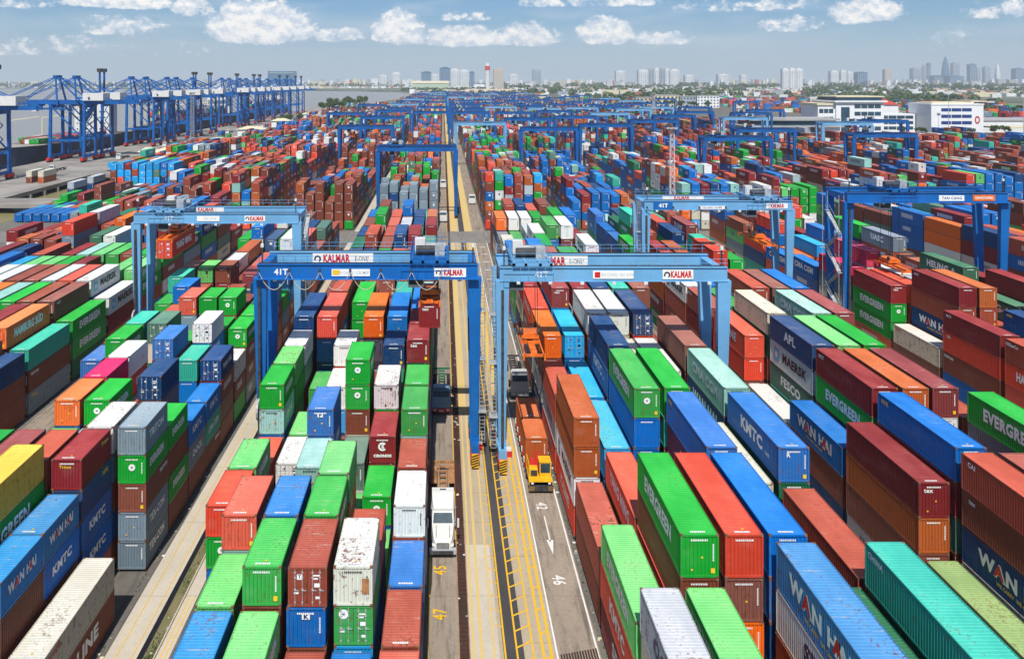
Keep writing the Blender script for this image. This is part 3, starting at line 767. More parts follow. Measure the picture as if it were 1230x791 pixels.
def door_mesh(h, s):
    """one leaf (s = -1 left, +1 right) with horizontal ribs"""
    q = M(); x0, x1 = (-1.1, -.01) if s < 0 else (.01, 1.1)
    q.box(x0, x1, .05, .09, .17, h-.12)
    for k in range(4):
        z0 = .28 + k*(h-.5)/4; q.box(x0+.08, x1-.08, .028, .05, z0, z0 + (h-.5)/4 - .14)
    return q.mesh('door', PAINT)
def rod_mesh(h):
    q = M(); q.tube((0,0,.1),(0,0,h-.1),.022,n=6)
    for z in (.3, h*.45, h*.75, h-.3): q.box(-.06,.06,-.02,.03,z-.03,z+.03)
    q.box(-.02,.25,-.05,-.02,h*.42,h*.42+.04); return q.mesh('lock_rod', GREYST)
DM = {}
def nose_marks(h, white, variant):
    key = ('nm', h > 2.6, white, variant)
    if key in DM: return DM[key]
    q = M(); m = WHITEP if white else BLACKP
    yy = -.012; rr = random.Random(variant)
    x = -.55
    while x < .5:
        w = rr.uniform(.05, .1); q.quad((x,yy,h-.42),(x+w,yy,h-.42),(x+w,yy,h-.3),(x,yy,h-.3), m); x += w + .035
    z = h-.6
    if variant % 3:
        while z > h*.38: 
            q.quad((.83,yy,z-.09),(.92,yy,z-.09),(.92,yy,z),(.83,yy,z), m); z -= .125
    if variant % 3 == 1: 
        q.quad((.72,yy,.3),(.98,yy,.3),(.98,yy,.62),(.72,yy,.62), YELP)
    if variant % 4 == 2:
        for xx, zz in ((.1, h*.45), (-.55, .45)): q.quad((xx,yy,zz),(xx+.12,yy,zz),(xx+.12,yy,zz+.12),(xx,yy,zz+.12), YELP)
    # roof number at the front edge
    x = -.5
    while x < .45:
        w = rr.uniform(.06, .12); q.quad((x,.27,h-.012),(x+w,.27,h-.012),(x+w,.46,h-.012),(x,.46,h-.012), WHITEP); x += w + .03
    if variant % 2: q.quad((.05,.62,h-.012),(.2,.62,h-.012),(.2,.78,h-.012),(.05,.78,h-.012), YELP)
    me = q.mesh('printed_numbers'); DM[key] = me; return me
def disc_mesh():
    if 'disc' in DM: return DM['disc']
    q = M(); n = 20
    q.poly([(.3*math.cos(2*math.pi*j/n), 0, .3*math.sin(2*math.pi*j/n)) for j in range(n)], WHITEP)
    for a in range(6):
        t = a*math.pi/3; q.poly([(0.07*math.cos(t+.4), -.004, .07*math.sin(t+.4)), (.17*math.cos(t), -.004, .17*math.sin(t)), (.07*math.cos(t-.4), -.004, .07*math.sin(t-.4))], GREENM)
    q.poly([(.06*math.cos(2*math.pi*j/8), -.006, .06*math.sin(2*math.pi*j/8)) for j in range(8)], GREENM)
    DM['disc'] = q.mesh('round_emblem'); return DM['disc']
def star_mesh():
    if 'star' in DM: return DM['star']
    q = M(); q.quad((-.75,-.75,0),(.75,-.75,0),(.75,.75,0),(-.75,.75,0), CYANP)
    pts = []
    for k in range(14):
        r = .6 if k % 2 == 0 else .24; a = math.pi/2 + k*math.pi/7; pts.append((r*math.cos(a), r*math.sin(a), .006))
    for k in range(14): q.poly([(0,0,.006), pts[k], pts[(k+1) % 14]], WHITEP)
    DM['star'] = q.mesh('star_emblem'); return DM['star']

ORD = ['first', 'second', 'third', 'fourth', 'fifth', 'sixth', 'seventh', 'eighth', 'ninth', 'tenth', 'eleventh', 'twelfth', 'thirteenth', 'fourteenth', 'fifteenth', 'sixteenth', 'seventeenth', 'eighteenth', 'nineteenth', 'twentieth']
BN = {'A': 'left of central lane', 'B': 'left of service road', 'C': 'in far-left block', 'D': 'right of central lane', 'E': 'in second right block', 'F': 'in third right block'}
def rownum(blk, row): return {'A': 5-row, 'B': 5-row}.get(blk, row)
BAY0 = {'A': -1, 'B': -3, 'C': -1, 'D': 0, 'E': 0, 'F': 0}
paintables = []
def build_container(c, near=True, features=None):
    L, h = c['L'], c['h']; s = c['side']; f = features if features is not None else {}
    root = empty('shipping_container', (c['x']+1.22, c['y'], c['z']))
    col = tuple(c['col']) + (c['rust'],)
    def part(nm, kind):
        o = link(nm, cmesh(kind, L, h), root); o.color = col; return o
    part('side_panel', 'side_panel'); part('side_panel', 'side_panel_left'); part('roof_panel', 'roof_panel'); part('rear_panel', 'rear_panel'); part('frame', 'frame'); tag(part('corner_castings', 'corner_castings'), kind='stuff')
    lum = sum(c['col'])/3; white = lum < .33
    if f.get('door'):
        for sd_ in (-1, 1):
            key = ('door', h > 2.6, sd_)
            if key not in DM: DM[key] = door_mesh(h, sd_)
            d = link('door', DM[key], root); d.color = col
            for rx in (.32, .78):
                k2 = ('rod', h > 2.6)
                if k2 not in DM: DM[k2] = rod_mesh(h)
                link('lock_rod', DM[k2], d, (sd_*rx, .0, 0))
        key = ('plates', h > 2.6, white)
        if key not in DM:
            q = M(); mm = WHITEP if white else BLACKP
            for (xa, za, w, hh) in ((.35,h-.55,.45,.1),(.35,h-.75,.3,.1),(.42,h*.5,.35,.25),(-.85,h*.33,.3,.12),(.5,.5,.3,.16),(-.5,h-.6,.16,.16)):
                q.quad((xa,.02,za),(xa+w,.02,za),(xa+w,.02,za+hh),(xa,.02,za+hh), mm)
            DM[key] = q.mesh('door_plates')
        tag(link('door_plates', DM[key], root), kind='stuff')
        if f.get('disc'): link('round_emblem', disc_mesh(), root, (-.62, .012, h-.5)); 
    else:
        part('end_panel', 'end_panel')
        tag(link('printed_numbers', nose_marks(h, white, c['seed'] % 12), root, (0, .03, 0)), kind='stuff')
        if f.get('disc'): link('round_emblem', disc_mesh(), root, (0, -.004, h*.58))
    if f.get('patch'):
        q = M(); q.box(.55, 1.0, -.02, .0, .75, 1.7, RUSTM); q.build('bare_metal_patch', None, root, (0, .02, 0))
    if f.get('front') and f['front'] != 'T':
        sm = f['front'] in ('tex', 'CAI', 'R'); mm = f.get('ink') or WHITEP
        put_text(f['front'], mm, root, (-.45 if sm else -.1, -.006, h-.62), FRONT, .5 if sm else .34, 1.0, .02)
    if f.get('front') == 'T':
        q = M(); q.quad((-.66,.012,h-.75),(-.34,.012,h-.75),(-.34,.012,h-.42),(-.66,.012,h-.42), WHITEP); q.build('placard', None, root)
        put_text('T', BLACKP, root, (-.5, .008, h-.585), FRONT, .3, 1.0, .03)
    if f.get('logo'):
        q = M(); q.quad((-.25,-.005,h-.72),(.25,-.005,h-.72),(.25,-.005,h-.38),(-.25,-.005,h-.38), WHITEP); q.build('emblem', None, root)
        put_text(f['logo'], NAVYP, root, (0, -.01, h-.56), FRONT, .38, 1.2, .05)
    if f.get('cronos'):
        q = M(); n = 18
        for j in range(14):
            a, b = R(40 + j*20), R(60 + j*20)
            q.quad((.24*math.cos(a),0,.24*math.sin(a)),(.40*math.cos(a),0,.40*math.sin(a)),(.40*math.cos(b),0,.40*math.sin(b)),(.24*math.cos(b),0,.24*math.sin(b)), WHITEP)
        q.build('ring_emblem', None, root, (0, -.004, h*.62)); put_text('S', WHITEP, root, (.02, -.004, h*.62), FRONT, .5, 1.0, .06); put_text('CRONOS', WHITEP, root, (0, -.004, h*.27), FRONT, .34, 1.1, .06)
    if f.get('side'):
        txt = f['side']; rot = SIDEP if s > 0 else SIDEM; X = s*1.214
        ink = f.get('ink') or WHITEP
        if f.get('maersk'): ink = BLACKP
        if f.get('small'):
            yy = L - 1.3 if s < 0 else (L - 1.3 if L < 10 else 1.6)
            put_text(txt, ink, root, (X, yy, h-.55), rot, .5, 1.1, .04)
        else:
            size = (1.25 if L > 10 else .8); sx = min(1.25, (L*.58)/(len(txt)*.68*size))
            sx = max(.7, sx); yc = L*.5
            if f.get('maersk'):
                link('star_emblem', star_mesh(), root, (X, L*.5 - s*L*.34, h*.5), rot); yc = L*.5 + s*L*.08; sx *= .95
            put_text(txt, ink, root, (X, yc, h*.54), rot, size*1.15, sx, .045)
            if f.get('ink2'):   # red stroke over the letters A, as on the line's livery
                for k in ((-.22, .3) if len(txt) > 5 else (0,)):
                    o = link('lettering', text_mesh('A', REDP, .05, sx), root, (X + s*.004, yc + s*(k*L*.62), h*.54), rot); o.scale = (size,)*3
            if L > 10 and txt == 'WAN HAI': put_text('WE CARRY  WE CARE', YELP, root, (X, yc, h*.22), rot, .36, 1.0, .02)
            if L > 10 and txt == 'KMTC': put_text('LINE', ink, root, (X, yc + s*L*.30, h*.42), rot, .42, 1.0, .02)
    return root

TIERN = {0: 'top of stack', 1: 'second from top', 2: 'third from top', 3: 'fourth from top', 4: 'fifth from top', 5: 'sixth from top'}
for ii in order:
    c = CONT[ii]; top = c['n'] - 1 - c['tier']; c['seed'] = int(ii)
    f = FT.get((c['blk'], c['row'], c['bay'], top))
    if f is None: f = default_feature(c)
    root = build_container(c, True, f)
    lab = PAL[c['ch']][1]
    lab = '%s container, %s, %s row %s, %s bay from the front' % (lab, TIERN[top], ORD[rownum(c['blk'], c['row'])], BN[c['blk']], ORD[c['bay'] - BAY0[c['blk']]])
    if len(lab.split()) > 16: lab = lab.replace(' from the front', ' back')
    tag(root, lab, 'shipping container', 'shipping containers stacked in the yard')

# ------------------------------------------------------------------ bulk containers in one mesh each
def bulk_object(name, arr, label, frames=None):
    a = np.array(arr, dtype=np.float64); n = len(a)
    x0,y0,z0,x1,y1,z1 = a[:,0],a[:,1],a[:,2],a[:,3],a[:,4],a[:,5]
    V = np.stack([np.stack(c, 1) for c in ((x0,y0,z0),(x1,y0,z0),(x1,y1,z0),(x0,y1,z0),(x0,y0,z1),(x1,y0,z1),(x1,y1,z1),(x0,y1,z1))], 1)
    faces = np.array([(4,5,6,7),(0,1,5,4),(1,2,6,5),(2,3,7,6),(3,0,4,7)]); kinds = np.array([0,1,2,1,2], float)
    idx = (faces[None] + (np.arange(n)*8)[:,None,None]).reshape(-1)
    me = bpy.data.meshes.new(name); nf = n*5
    me.vertices.add(n*8); me.vertices.foreach_set('co', V.reshape(-1))
    me.loops.add(nf*4); me.loops.foreach_set('vertex_index', idx.astype(np.int32))
    me.polygons.add(nf); me.polygons.foreach_set('loop_start', (np.arange(nf)*4).astype(np.int32))
    col = np.repeat(a[:,6:10], 5, axis=0)
    at = me.attributes.new('paint', 'FLOAT_COLOR', 'FACE'); at.data.foreach_set('color', col.reshape(-1))
    fk = me.attributes.new('face_kind', 'FLOAT', 'FACE'); fk.data.foreach_set('value', np.tile(kinds, n))
    uv = me.uv_layers.new(name='face_uv'); uv.data.foreach_set('uv', np.tile(np.array([0,0,1,0,1,1,0,1], float), nf))
    me.polygons.foreach_set('use_smooth', np.zeros(nf, bool)); me.materials.append(BULK); me.update(calc_edges=True); me.validate()
    o = link(name, me); tag(o, label, 'shipping containers', kind='stuff'); return o
rest = []
bars = []
for i, c in enumerate(CONT):
    if i in IND: continue
    rest.append((c['x']+.03, c['y']+.03, c['z']+.04, c['x']+2.41, c['y']+c['L']-.03, c['z']+c['h']-.03) + tuple(c['col']) + (random.random(),))
    if cnt[i] > 0:
        x, y, z, L, h = c['x'], c['y'], c['z'], c['L'], c['h']; cc = tuple(v*.8 for v in c['col']) + (.5,)
        for xx in (x, x+2.34):
            bars.append((xx, y, z, xx+.1, y+.1, z+h) + cc); bars.append((xx, y+.1, z+h-.09, xx+.1, y+L, z+h) + cc); bars.append((xx, y+.1, z, xx+.1, y+L, z+.12) + cc)
        bars.append((x+.1, y, z+h-.1, x+2.34, y+.08, z+h-.005) + cc); bars.append((x+.1, y, z, x+2.34, y+.08, z+.13) + cc)
bulk_object('stacked_containers', rest + bars, 'all the smaller or half hidden containers among the front stacks of the yard')
bulk_object('distant_stacked_containers', farboxes, 'thousands of distant containers stacked in rows to the far end of the yard')
#--PART3--

# ------------------------------------------------------------------ gantry cranes on tyres
def rtg(S=24.7, ZB=21.1, near=CRANE_D, far=CRANE_L, legm=CRANE_D, tx=18.0, detail=True, drop=None, label='', stair='left', cab=True):
    """origin: ground under the left near leg. near girder over y=0, far girder over y=7"""
    root = empty('gantry_crane'); D = 7.0; G = 1.45
    def girder(y, m):
        q = M(); q.box(-.3, S+.3, y-.45, y+.45, ZB, ZB+G, m); q.box(-.3, S+.3, y-.6, y+.6, ZB+G, ZB+G+.08, m); q.box(-.2, S+.2, y-.05, y+.05, ZB+G+.08, ZB+G+.2, STEEL)
        q.box(-.3, S+.3, y-.55, y+.55, ZB-.07, ZB, m)
        for i in range(1, 9): q.box(S*i/9-.04, S*i/9+.04, y-.47, y-.45, ZB, ZB+G, m)
        return q.build('girder', None, root)
    g1 = girder(0, near); g2 = girder(D, far)
    for xa, xb in ((-.3, .6), (S-.6, S+.3)): q = M(); q.box(xa, xb, .45, D-.45, ZB+.2, ZB+1.2, legm); q.build('end_tie', None, root)
    for x in (0, S):
        for y, yy in ((0, .9), (D, D-.9)):
            q = M(); q.beam((x, yy, 2.4), (x, y, ZB), .75, .75, legm, 1.5, .95)
            lg = q.build('leg', None, root)
        q = M(); q.box(x-.45, x+.45, -.9, D+.9, 1.55, 2.45, legm)
        for y in (.9, D-.9): q.box(x-.55, x+.55, y-.6, y+.6, 2.45, 2.7, legm)
        q.build('sill_beam', None, root)
        for y in (-.1, D+.1):
            q = M(); q.box(x-.5, x+.5, y-1.1, y+1.1, .95, 1.55, REDM if detail else legm); q.box(x-.3, x+.3, y-.4, y+.4, .5, .98, REDM if detail else legm)
            b = q.build('bogie', None, root)
            for k in (-.72, .72):
                w = M(); w.tube((x-.28, y+k, .62), (x+.28, y+k, .62), .6, n=14, m=RUBBER); w.tube((x-.3, y+k, .62), (x+.3, y+k, .62), .28, n=10, m=REDM); w.build('wheel', None, b)
            if detail and y < 0:
                w = M(); w.box(x-.4, x+.4, y-1.5, y-1.35, .25, 1.75, YELLOW)
                for k in range(5): w.beam((x-.38, y-1.53, .35+k*.28), (x+.38, y-1.53, .6+k*.28), .02, .12, BLACKP)
                w.build('striped_bumper', None, b)
    if detail:
        # walkway and handrail along the near girder, and stairs on one side
        q = M(); q.box(-.4, S+.4, -1.25, -.6, ZB-.05, ZB, GREYST if near is CRANE_L else near)
        q.build('walkway', None, root) if near is CRANE_D else None
        q = M()
        for y in (-.6, D+.75):
            for z in (1.0, .55): q.beam((-.3, y, ZB+G+z), (S+.3, y, ZB+G+z), .035, .035, near if y < 0 else far)
            for i in range(19): q.beam((S*i/18, y, ZB+G), (S*i/18, y, ZB+G+1.0), .035, .035, near if y < 0 else far)
        q.build('handrail', None, root)
        xs = -.9 if stair[0] == 'l' else S+.9; q = M()
        if 'ladder' in stair:
            for dx in (-.3, .3):
                for yy in (1.0, 1.7): q.beam((xs+dx, yy, 2.0), (xs+dx, yy, ZB+1.5), .05, .05, GREYST)
            for k in range(48): q.box(xs-.3, xs+.3, .98, 1.02, 2.0+k*.42, 2.05+k*.42, GREYST)
            for k in range(12): q.box(xs-.33, xs+.33, 1.68, 1.72, 2.6+k*1.6, 2.68+k*1.6, GREYST)
            for k in (5.5, 11.5, 17): q.box(xs-.45, xs+.45, .6, 2.2, k, k+.06, GREYST)
            q.build('ladder', None, root); q = M()
        for k in (range(6) if 'ladder' not in stair else ()):
            z = 2.4 + k*3.2; ya, yb = (1.2, 5.6) if k % 2 else (5.6, 1.2)
            q.beam((xs, ya, z), (xs, yb, z+3.0), .65, .1, GREYST)
            for dx in (-.33, .33): q.beam((xs+dx, ya, z+.9), (xs+dx, yb, z+3.9), .04, .04, GREYST)
            q.box(xs-.35, xs+.35, yb-.5, yb+.5, z+3.0, z+3.06, GREYST)
        for y in ((.4, 6.4) if 'ladder' not in stair else (3.0,)):
            for dx in (-.4, .4): q.beam((xs+dx, y, 2.2), (xs+dx, y, ZB+1), .07, .07, GREYST)
        q.build('stairway', None, root)
        q = M(); xe = S-1.0 if stair[0] == 'l' else .1
        q.box(xe, xe+.9, 2.0, 5.0, 2.5, 5.0, near); q.build('electrical_house', None, root)
        q = M()
        q.box(-.15, .15, -.75, -.5, 3, ZB-1, STEEL); q.tube((S*.0-.1, -.9, 6.5), (S*0+.12, -.9, 6.5), 1.2, n=16, m=GREYST) if stair[0] != 'l' else None
        q.build('cable_reel', None, root)
        for x in (.2, S-.2):
            q = M(); q.box(x-.08, x+.08, -.1, .1, ZB+G, ZB+G+2.2, STEEL); q.box(x-.16, x+.16, -.16, .16, ZB+G+1.9, ZB+G+2.3, WHITE); q.build('beacon', None, root)
        q = M()
        for k in range(7):
            x = S*(k+.5)/7; q.box(x-.2, x+.2, -.75, -.45, ZB-.35, ZB-.07, WHITE)
        q.build('floodlight', None, root)
    # trolley with machinery, cab
    t = M(); z = ZB+G+.25
    
    for xx in (tx-2.2, tx-.9, tx+.7, tx+1.9): t.box(xx, xx+.3, -.9, D+.9, z, z+.35, legm)
    for yy in (-.9, 1.0, 3.2, 5.6, D+.6): t.box(tx-2.2, tx+2.2, yy, yy+.3, z+.02, z+.33, legm)
    t.box(tx-1.9, tx+1.9, 1.2, 3.2, z+.05, z+.1, STEEL); t.box(tx-2.1, tx+2.1, .2, .5, z-.5, z, legm); t.box(tx-2.1, tx+2.1, D-.5, D-.2, z-.5, z, legm)
    tr = t.build('trolley', None, root)
    mch = M(); mch.tube((tx-1.6, 2.2, z+.9), (tx+.6, 2.2, z+.9), .55, n=12, m=STEEL); mch.box(tx+.6, tx+1.7, 1.4, 3.0, z+.3, z+1.6, GREYST)
    mch.build('hoist_drum', None, tr); mch = M()
    mch.box(tx-1.8, tx-.6, 4.2, 5.6, z+.3, z+1.8, WHITE); mch.tube((tx-.6, 5, z+.8), (tx+1.8, 5, z+.8), .4, n=10, m=GREYST); mch.build('winch_house', None, tr)
    if detail:
        hr = M()
        for x in (tx-2.15, tx+2.15):
            for zz in (.6, 1.1): hr.beam((x, -.85, z+.3+zz), (x, D+.85, z+.3+zz), .04, .04, legm)
            for k in range(6): hr.beam((x, -.85+k*1.74, z+.3), (x, -.85+k*1.74, z+1.4), .04, .04, legm)
        for y in (-.85, D+.85):
            for zz in (.6, 1.1): hr.beam((tx-2.15, y, z+.3+zz), (tx+2.15, y, z+.3+zz), .04, .04, legm)
        # service cage hanging in front of the near girder
        for zz in (-.05, -.75, -1.5): hr.beam((tx-3.2, -1.15, z+zz), (tx+2.3, -1.15, z+zz), .05, .05, legm)
        for k in range(7): hr.beam((tx-3.2+k*.915, -1.15, z-1.5), (tx-3.2+k*.915, -1.15, z+.0), .05, .05, legm)
        hr.build('service_cage', None, tr)
    if cab:
        c = M(); cx = tx - 1.6; cz = ZB-1.6; c.box(cx-.9, cx+.9, 1.8, 4.0, cz, cz+2.2, WHITE); c.box(cx-.8, cx+.8, 1.76, 1.8, cz+.3, cz+1.8, GLASS); c.box(cx-.8, cx+.8, 1.9, 3.9, cz-.04, cz, GLASS)
        c.box(cx-.94, cx-.9, 2.0, 3.8, cz+.4, cz+1.7, GLASS); c.build('operator_cab', None, tr)
    # spreader on ropes
    zs, sl = drop if drop else (ZB-3.5, 6.06)
    sp = M(); y0, y1 = D/2 - sl/2, D/2 + sl/2
    for x in (tx-1.12, tx+.97): sp.box(x, x+.15, y0, y1, zs, zs+.28, ORANGE)
    for y in (y0, y1-.2): sp.box(tx-1.2, tx+1.2, y, y+.2, zs-.02, zs+.25, ORANGE)
    for k in (-1.5, 1.5): sp.box(tx-1.1, tx+1.1, D/2+k-.15, D/2+k+.15, zs+.02, zs+.4, ORANGE)
    sp.box(tx-.35, tx+.35, y0+.2, y1-.2, zs+.06, zs+.4, ORANGE)
    sp.box(tx-1.0, tx+1.0, D/2-1.6, D/2+1.6, zs+.6, zs+1.2, ORANGE)
    for x in (-.9, .9):
        for y in (-1.4, 1.4): sp.tube((tx+x-.12, D/2+y, zs+1.35), (tx+x+.12, D/2+y, zs+1.35), .35, n=10, m=STEEL)
    for x in (-1, 1):
        for y in (y0, y1): sp.box(tx+x*1.15-.1, tx+x*1.15+.1, y-.1, y+.1, zs-.4, zs+.2, ORANGE)
    so = sp.build('spreader', None, root)
    rp = M()
    for x in (-.9, .9):
        for y in (-1.4, 1.4): rp.tube((tx+x, D/2+y, zs+1.3), (tx+x*.9, D/2+y*.8, ZB+1.6), .035 if detail else .06, n=5, m=STEEL)
    rp.build('hoist_ropes', None, so)
    return root
def sign(root, x0, x1, y, z0, z1, m, parts):
    q = M(); q.box(x0, x1, y-.04, y, z0, z1, m); b = q.build('sign_board', None, root)
    for (s, mm, xc, size, sx, bold) in parts: put_text(s, mm, b, (xc, y-.05, (z0+z1)/2 - size*.02), FRONT, size, sx, bold)
    return b
def roundel(b, x, y, z, r):
    q = M()
    for j in range(11):
        a, c = R(-60+j*25), R(-35+j*25)
        q.quad((x+r*.55*math.cos(a), y, z+r*.55*math.sin(a)), (x+r*math.cos(a), y, z+r*math.sin(a)), (x+r*math.cos(c), y, z+r*math.sin(c)), (x+r*.55*math.cos(c), y, z+r*.55*math.sin(c)), BLACKP)
    q.build('round_logo', None, b)
def festoon(root, S, n, y, z, sag, m):
    q = M()
    for i in range(n):
        xa, xb = S*i/n, S*(i+1)/n; pts = []
        for k in range(9):
            t = k/8; pts.append((xa + (xb-xa)*t, y, z - sag*4*t*(1-t)))
        for a, b in zip(pts[:-1], pts[1:]): q.tube(a, b, .045, n=5, m=m)
        q.box(xa-.12, xa+.12, y-.1, y+.1, z, z+.35, STEEL)
    q.build('festoon_cable', None, root)
CG = 'rubber-tyred gantry cranes over the stacks'
# crane over the block left of the lane
c1 = rtg(24.2, 21.1, CRANE_D, CRANE_L, CRANE_D, 19.1, drop=(18.0, 6.06), stair='right ladder'); c1.location = (-20.6, 96.9, 0)
tag(c1, 'blue gantry crane left of the lane, holding a maroon container', 'gantry crane', CG)
b = sign(c1, 4.9, 12.2, 6.5, 21.15, 22.5, WHITEP, [('KALMAR', REDP, 7.75, 1.3, .60, .05), ('E-ONE²', BLACKP, 10.85, .8, .62, .0)]); roundel(b, 5.5, 6.44, 21.8, .42)
b = sign(c1, 8.1, 12.4, -.5, 21.3, 22.1, WHITEP, [('TAN CANG - CAI MEP', GREYP, 10.4, .45, .8, .01)]); q = M(); q.box(8.2, 9.0, -.56, -.55, 21.45, 22.0, YELP); q.build('logo_patch', None, b)
b = sign(c1, 19.6, 23.2, -.5, 21.2, 22.2, WHITEP, [('KALMAR', REDP, 21.75, .9, .58, .05)]); roundel(b, 20.1, -.57, 21.7, .3)
put_text('41T', WHITEP, c1, (2.4, -.5, 21.75), FRONT, .9, 1.0, .04)
festoon(c1, 20.5, 6, -1.1, 21.9, 2.0, BEIGEW)
# crane right of the lane
c2 = rtg(24.6, 21.1, CRANE_L, CRANE_L, CRANE_L, 3.3, drop=(13.4, 12.15), stair='left ladder'); c2.location = (6.6, 95.4, 0)
tag(c2, 'light blue gantry crane straddling the rows right of the lane, its orange spreader empty', 'gantry crane', CG)
sign(c2, 5.9, 10.6, 6.5, 21.15, 22.45, WHITEP, [('MAR', REDP, 7.05, 1.3, .62, .06), ('E-ONE²', BLACKP, 9.3, .85, .60, 0)])
b = sign(c2, 10.0, 14.5, -.5, 21.35, 22.25, WHITEP, [('TAN CANG - SAI GON', GREYP, 12.6, .42, .85, .0)]); q = M(); q.box(10.2, 10.8, -.56, -.55, 21.5, 22.1, REDP); q.build('logo_patch', None, b)
b = sign(c2, 17.7, 21.1, -.5, 21.3, 22.35, WHITEP, [('KALMAR', REDP, 19.75, .98, .58, .05)]); roundel(b, 18.2, -.57, 21.8, .35)
put_text('41T', WHITEP, c2, (4.3, -.5, 21.8), FRONT, .85, 1.0, .03)
# crane on the far left block, holding a red container
c3 = rtg(25.1, 21.1, CRANE_L, CRANE_L, CRANE_L, 5.2, drop=(18.8, 12.15), stair='right'); c3.location = (-47.9, 134.1, 0)
tag(c3, 'light blue gantry crane on the left, holding a long red container below it', 'gantry crane', CG)
b = sign(c3, 9.6, 13.1, -.5, 21.4, 22.2, WHITEP, [('TAN CANG', GREYP, 11.6, .45, .8, .0)]); b = sign(c3, 17.0, 20.2, -.5, 21.35, 22.25, WHITEP, [('KALMAR', REDP, 18.9, .9, .58, .05)]); roundel(b, 17.45, -.57, 21.8, .3)
sign(c3, 7.4, 12.0, 6.5, 21.8, 22.5, WHITEP, [('KALMAR', REDP, 9.0, .8, .8, .05)]); put_text('41T', WHITEP, c3, (5.2, -.5, 21.8), FRONT, .85, 1.0, .03)
c4 = rtg(24.9, 21.1, CRANE_L, CRANE_L, CRANE_L, 20.5, drop=(15.2, 12.15), stair='left ladder'); c4.location = (35.0, 148, 0)
tag(c4, 'light blue gantry crane in the middle right with a blue 41T panel at left', 'gantry crane', CG)
q = M(); q.box(1.2, 4.5, -.55, -.5, 21.15, 22.5, CRANE_D); pb = q.build('number_panel', None, c4); put_text('41T', WHITEP, pb, (2.9, -.6, 21.8), FRONT, .9, 1.0, .05)
sign(c4, 9.0, 13.6, -.5, 21.2, 21.75, WHITEP, [('TAN CANG - CAI MEP', NAVYP, 11.3, .36, .9, .02)]); sign(c4, 20.6, 24.3, -.5, 21.3, 22.2, WHITEP, [('KALMAR', REDP, 22.5, .9, .62, .05)])
sign(c4, 4.5, 12.0, 6.5, 21.9, 22.5, WHITEP, [('KALMAR', REDP, 8.0, .75, .9, .05)]); festoon(c4, 18, 4, -1.0, 21.4, .9, STEEL)
c5 = rtg(25.4, 23.6, CRANE_D, CRANE_D, CRANE_D, 8.6, drop=(12.6, 12.15), stair='left'); c5.location = (65.9, 139.5, 0)
tag(c5, 'blue gantry crane at the right edge with an orange sign on its beam', 'gantry crane', CG)
sign(c5, 14.5, 18.6, -.5, 23.8, 24.7, WHITEP, [('TAN CANG', NAVYP, 16.6, .6, 1.0, .02)]); sign(c5, 20.0, 23.6, -.5, 23.8, 24.8, ORANGE, [('KONECRANES', WHITEP, 21.8, .5, .85, .03)])

# simple ones further off: (x of left leg, Y)
for o in (c1, c2, c3, c4, c5): bpy.context.view_layer.update()
proto_d = rtg(24.7, 21.1, CRANE_N, CRANE_N, CRANE_N, 6, False); proto_l = rtg(24.7, 21.1, CRANE_L, CRANE_L, CRANE_L, 16, False)
LX = {'A': -20.6, 'B': -48.0, 'D': 6.6, 'E': 35.0, 'F': 66.3, 'R0': 94.9, 'C': -75.5}
far = [('A', 271, 'd'), ('D', 430, 'l'), ('E', 381, 'd'), ('F', 412, 'd'), ('B', 396, 'd'), ('B', 500, 'd'), ('A', 582, 'd'), ('D', 575, 'd'), ('E', 572, 'd'), ('F', 600, 'd'),
       ('R', 160.5, 490, 'l'), ('R', 162.0, 338, 'd'), ('R', 190.5, 430, 'l'), ('R', 128.5, 520, 'd'), ('R', 222, 620, 'd'), ('R', 300, 880, 'd'), ('R', 250, 1010, 'd'), ('R', 100, 455, 'd'), ('R', 130.5, 640, 'l')]
used = []
rr_ = random.Random(5)
cols = [('A', -20.6), ('B', -48), ('D', 6.6), ('E', 35), ('F', 66.3), ('R', 97), ('R', 128), ('R', 160), ('R', 190)]
for bl, x in cols:
    y = 660 + rr_.uniform(0, 60)
    while y < 1800:
        if not (x > 150 and y > 1250): far.append(('R', x, y, rr_.choice('dddl')))
        y += rr_.uniform(70, 150) * (1 + y/2500)
first = {'d': True, 'l': True}
for (x_, y_, k_) in ((97, 318, 'd'), (128, 372, 'd'), (160, 585, 'd'), (97, 560, 'l'), (-48, 610, 'd'), (6.6, 640, 'd'), (35, 480, 'd'), (66.3, 505, 'd'), (190, 560, 'd'), (222, 455, 'd'), (6.6, 760, 'd'), (35, 700, 'l'), (128, 760, 'd'), (-75.5, 560, 'd'), (-75.5, 760, 'd'), (66.3, 720, 'd'), (97, 690, 'd')): far.append(('R', x_, y_, k_))
far.sort(key=lambda t: t[-2]); cnt_ = {}; WORDN = ['nearest', 'second nearest'] + [w_ + ' nearest' for w_ in ORD[2:]]
kept = []
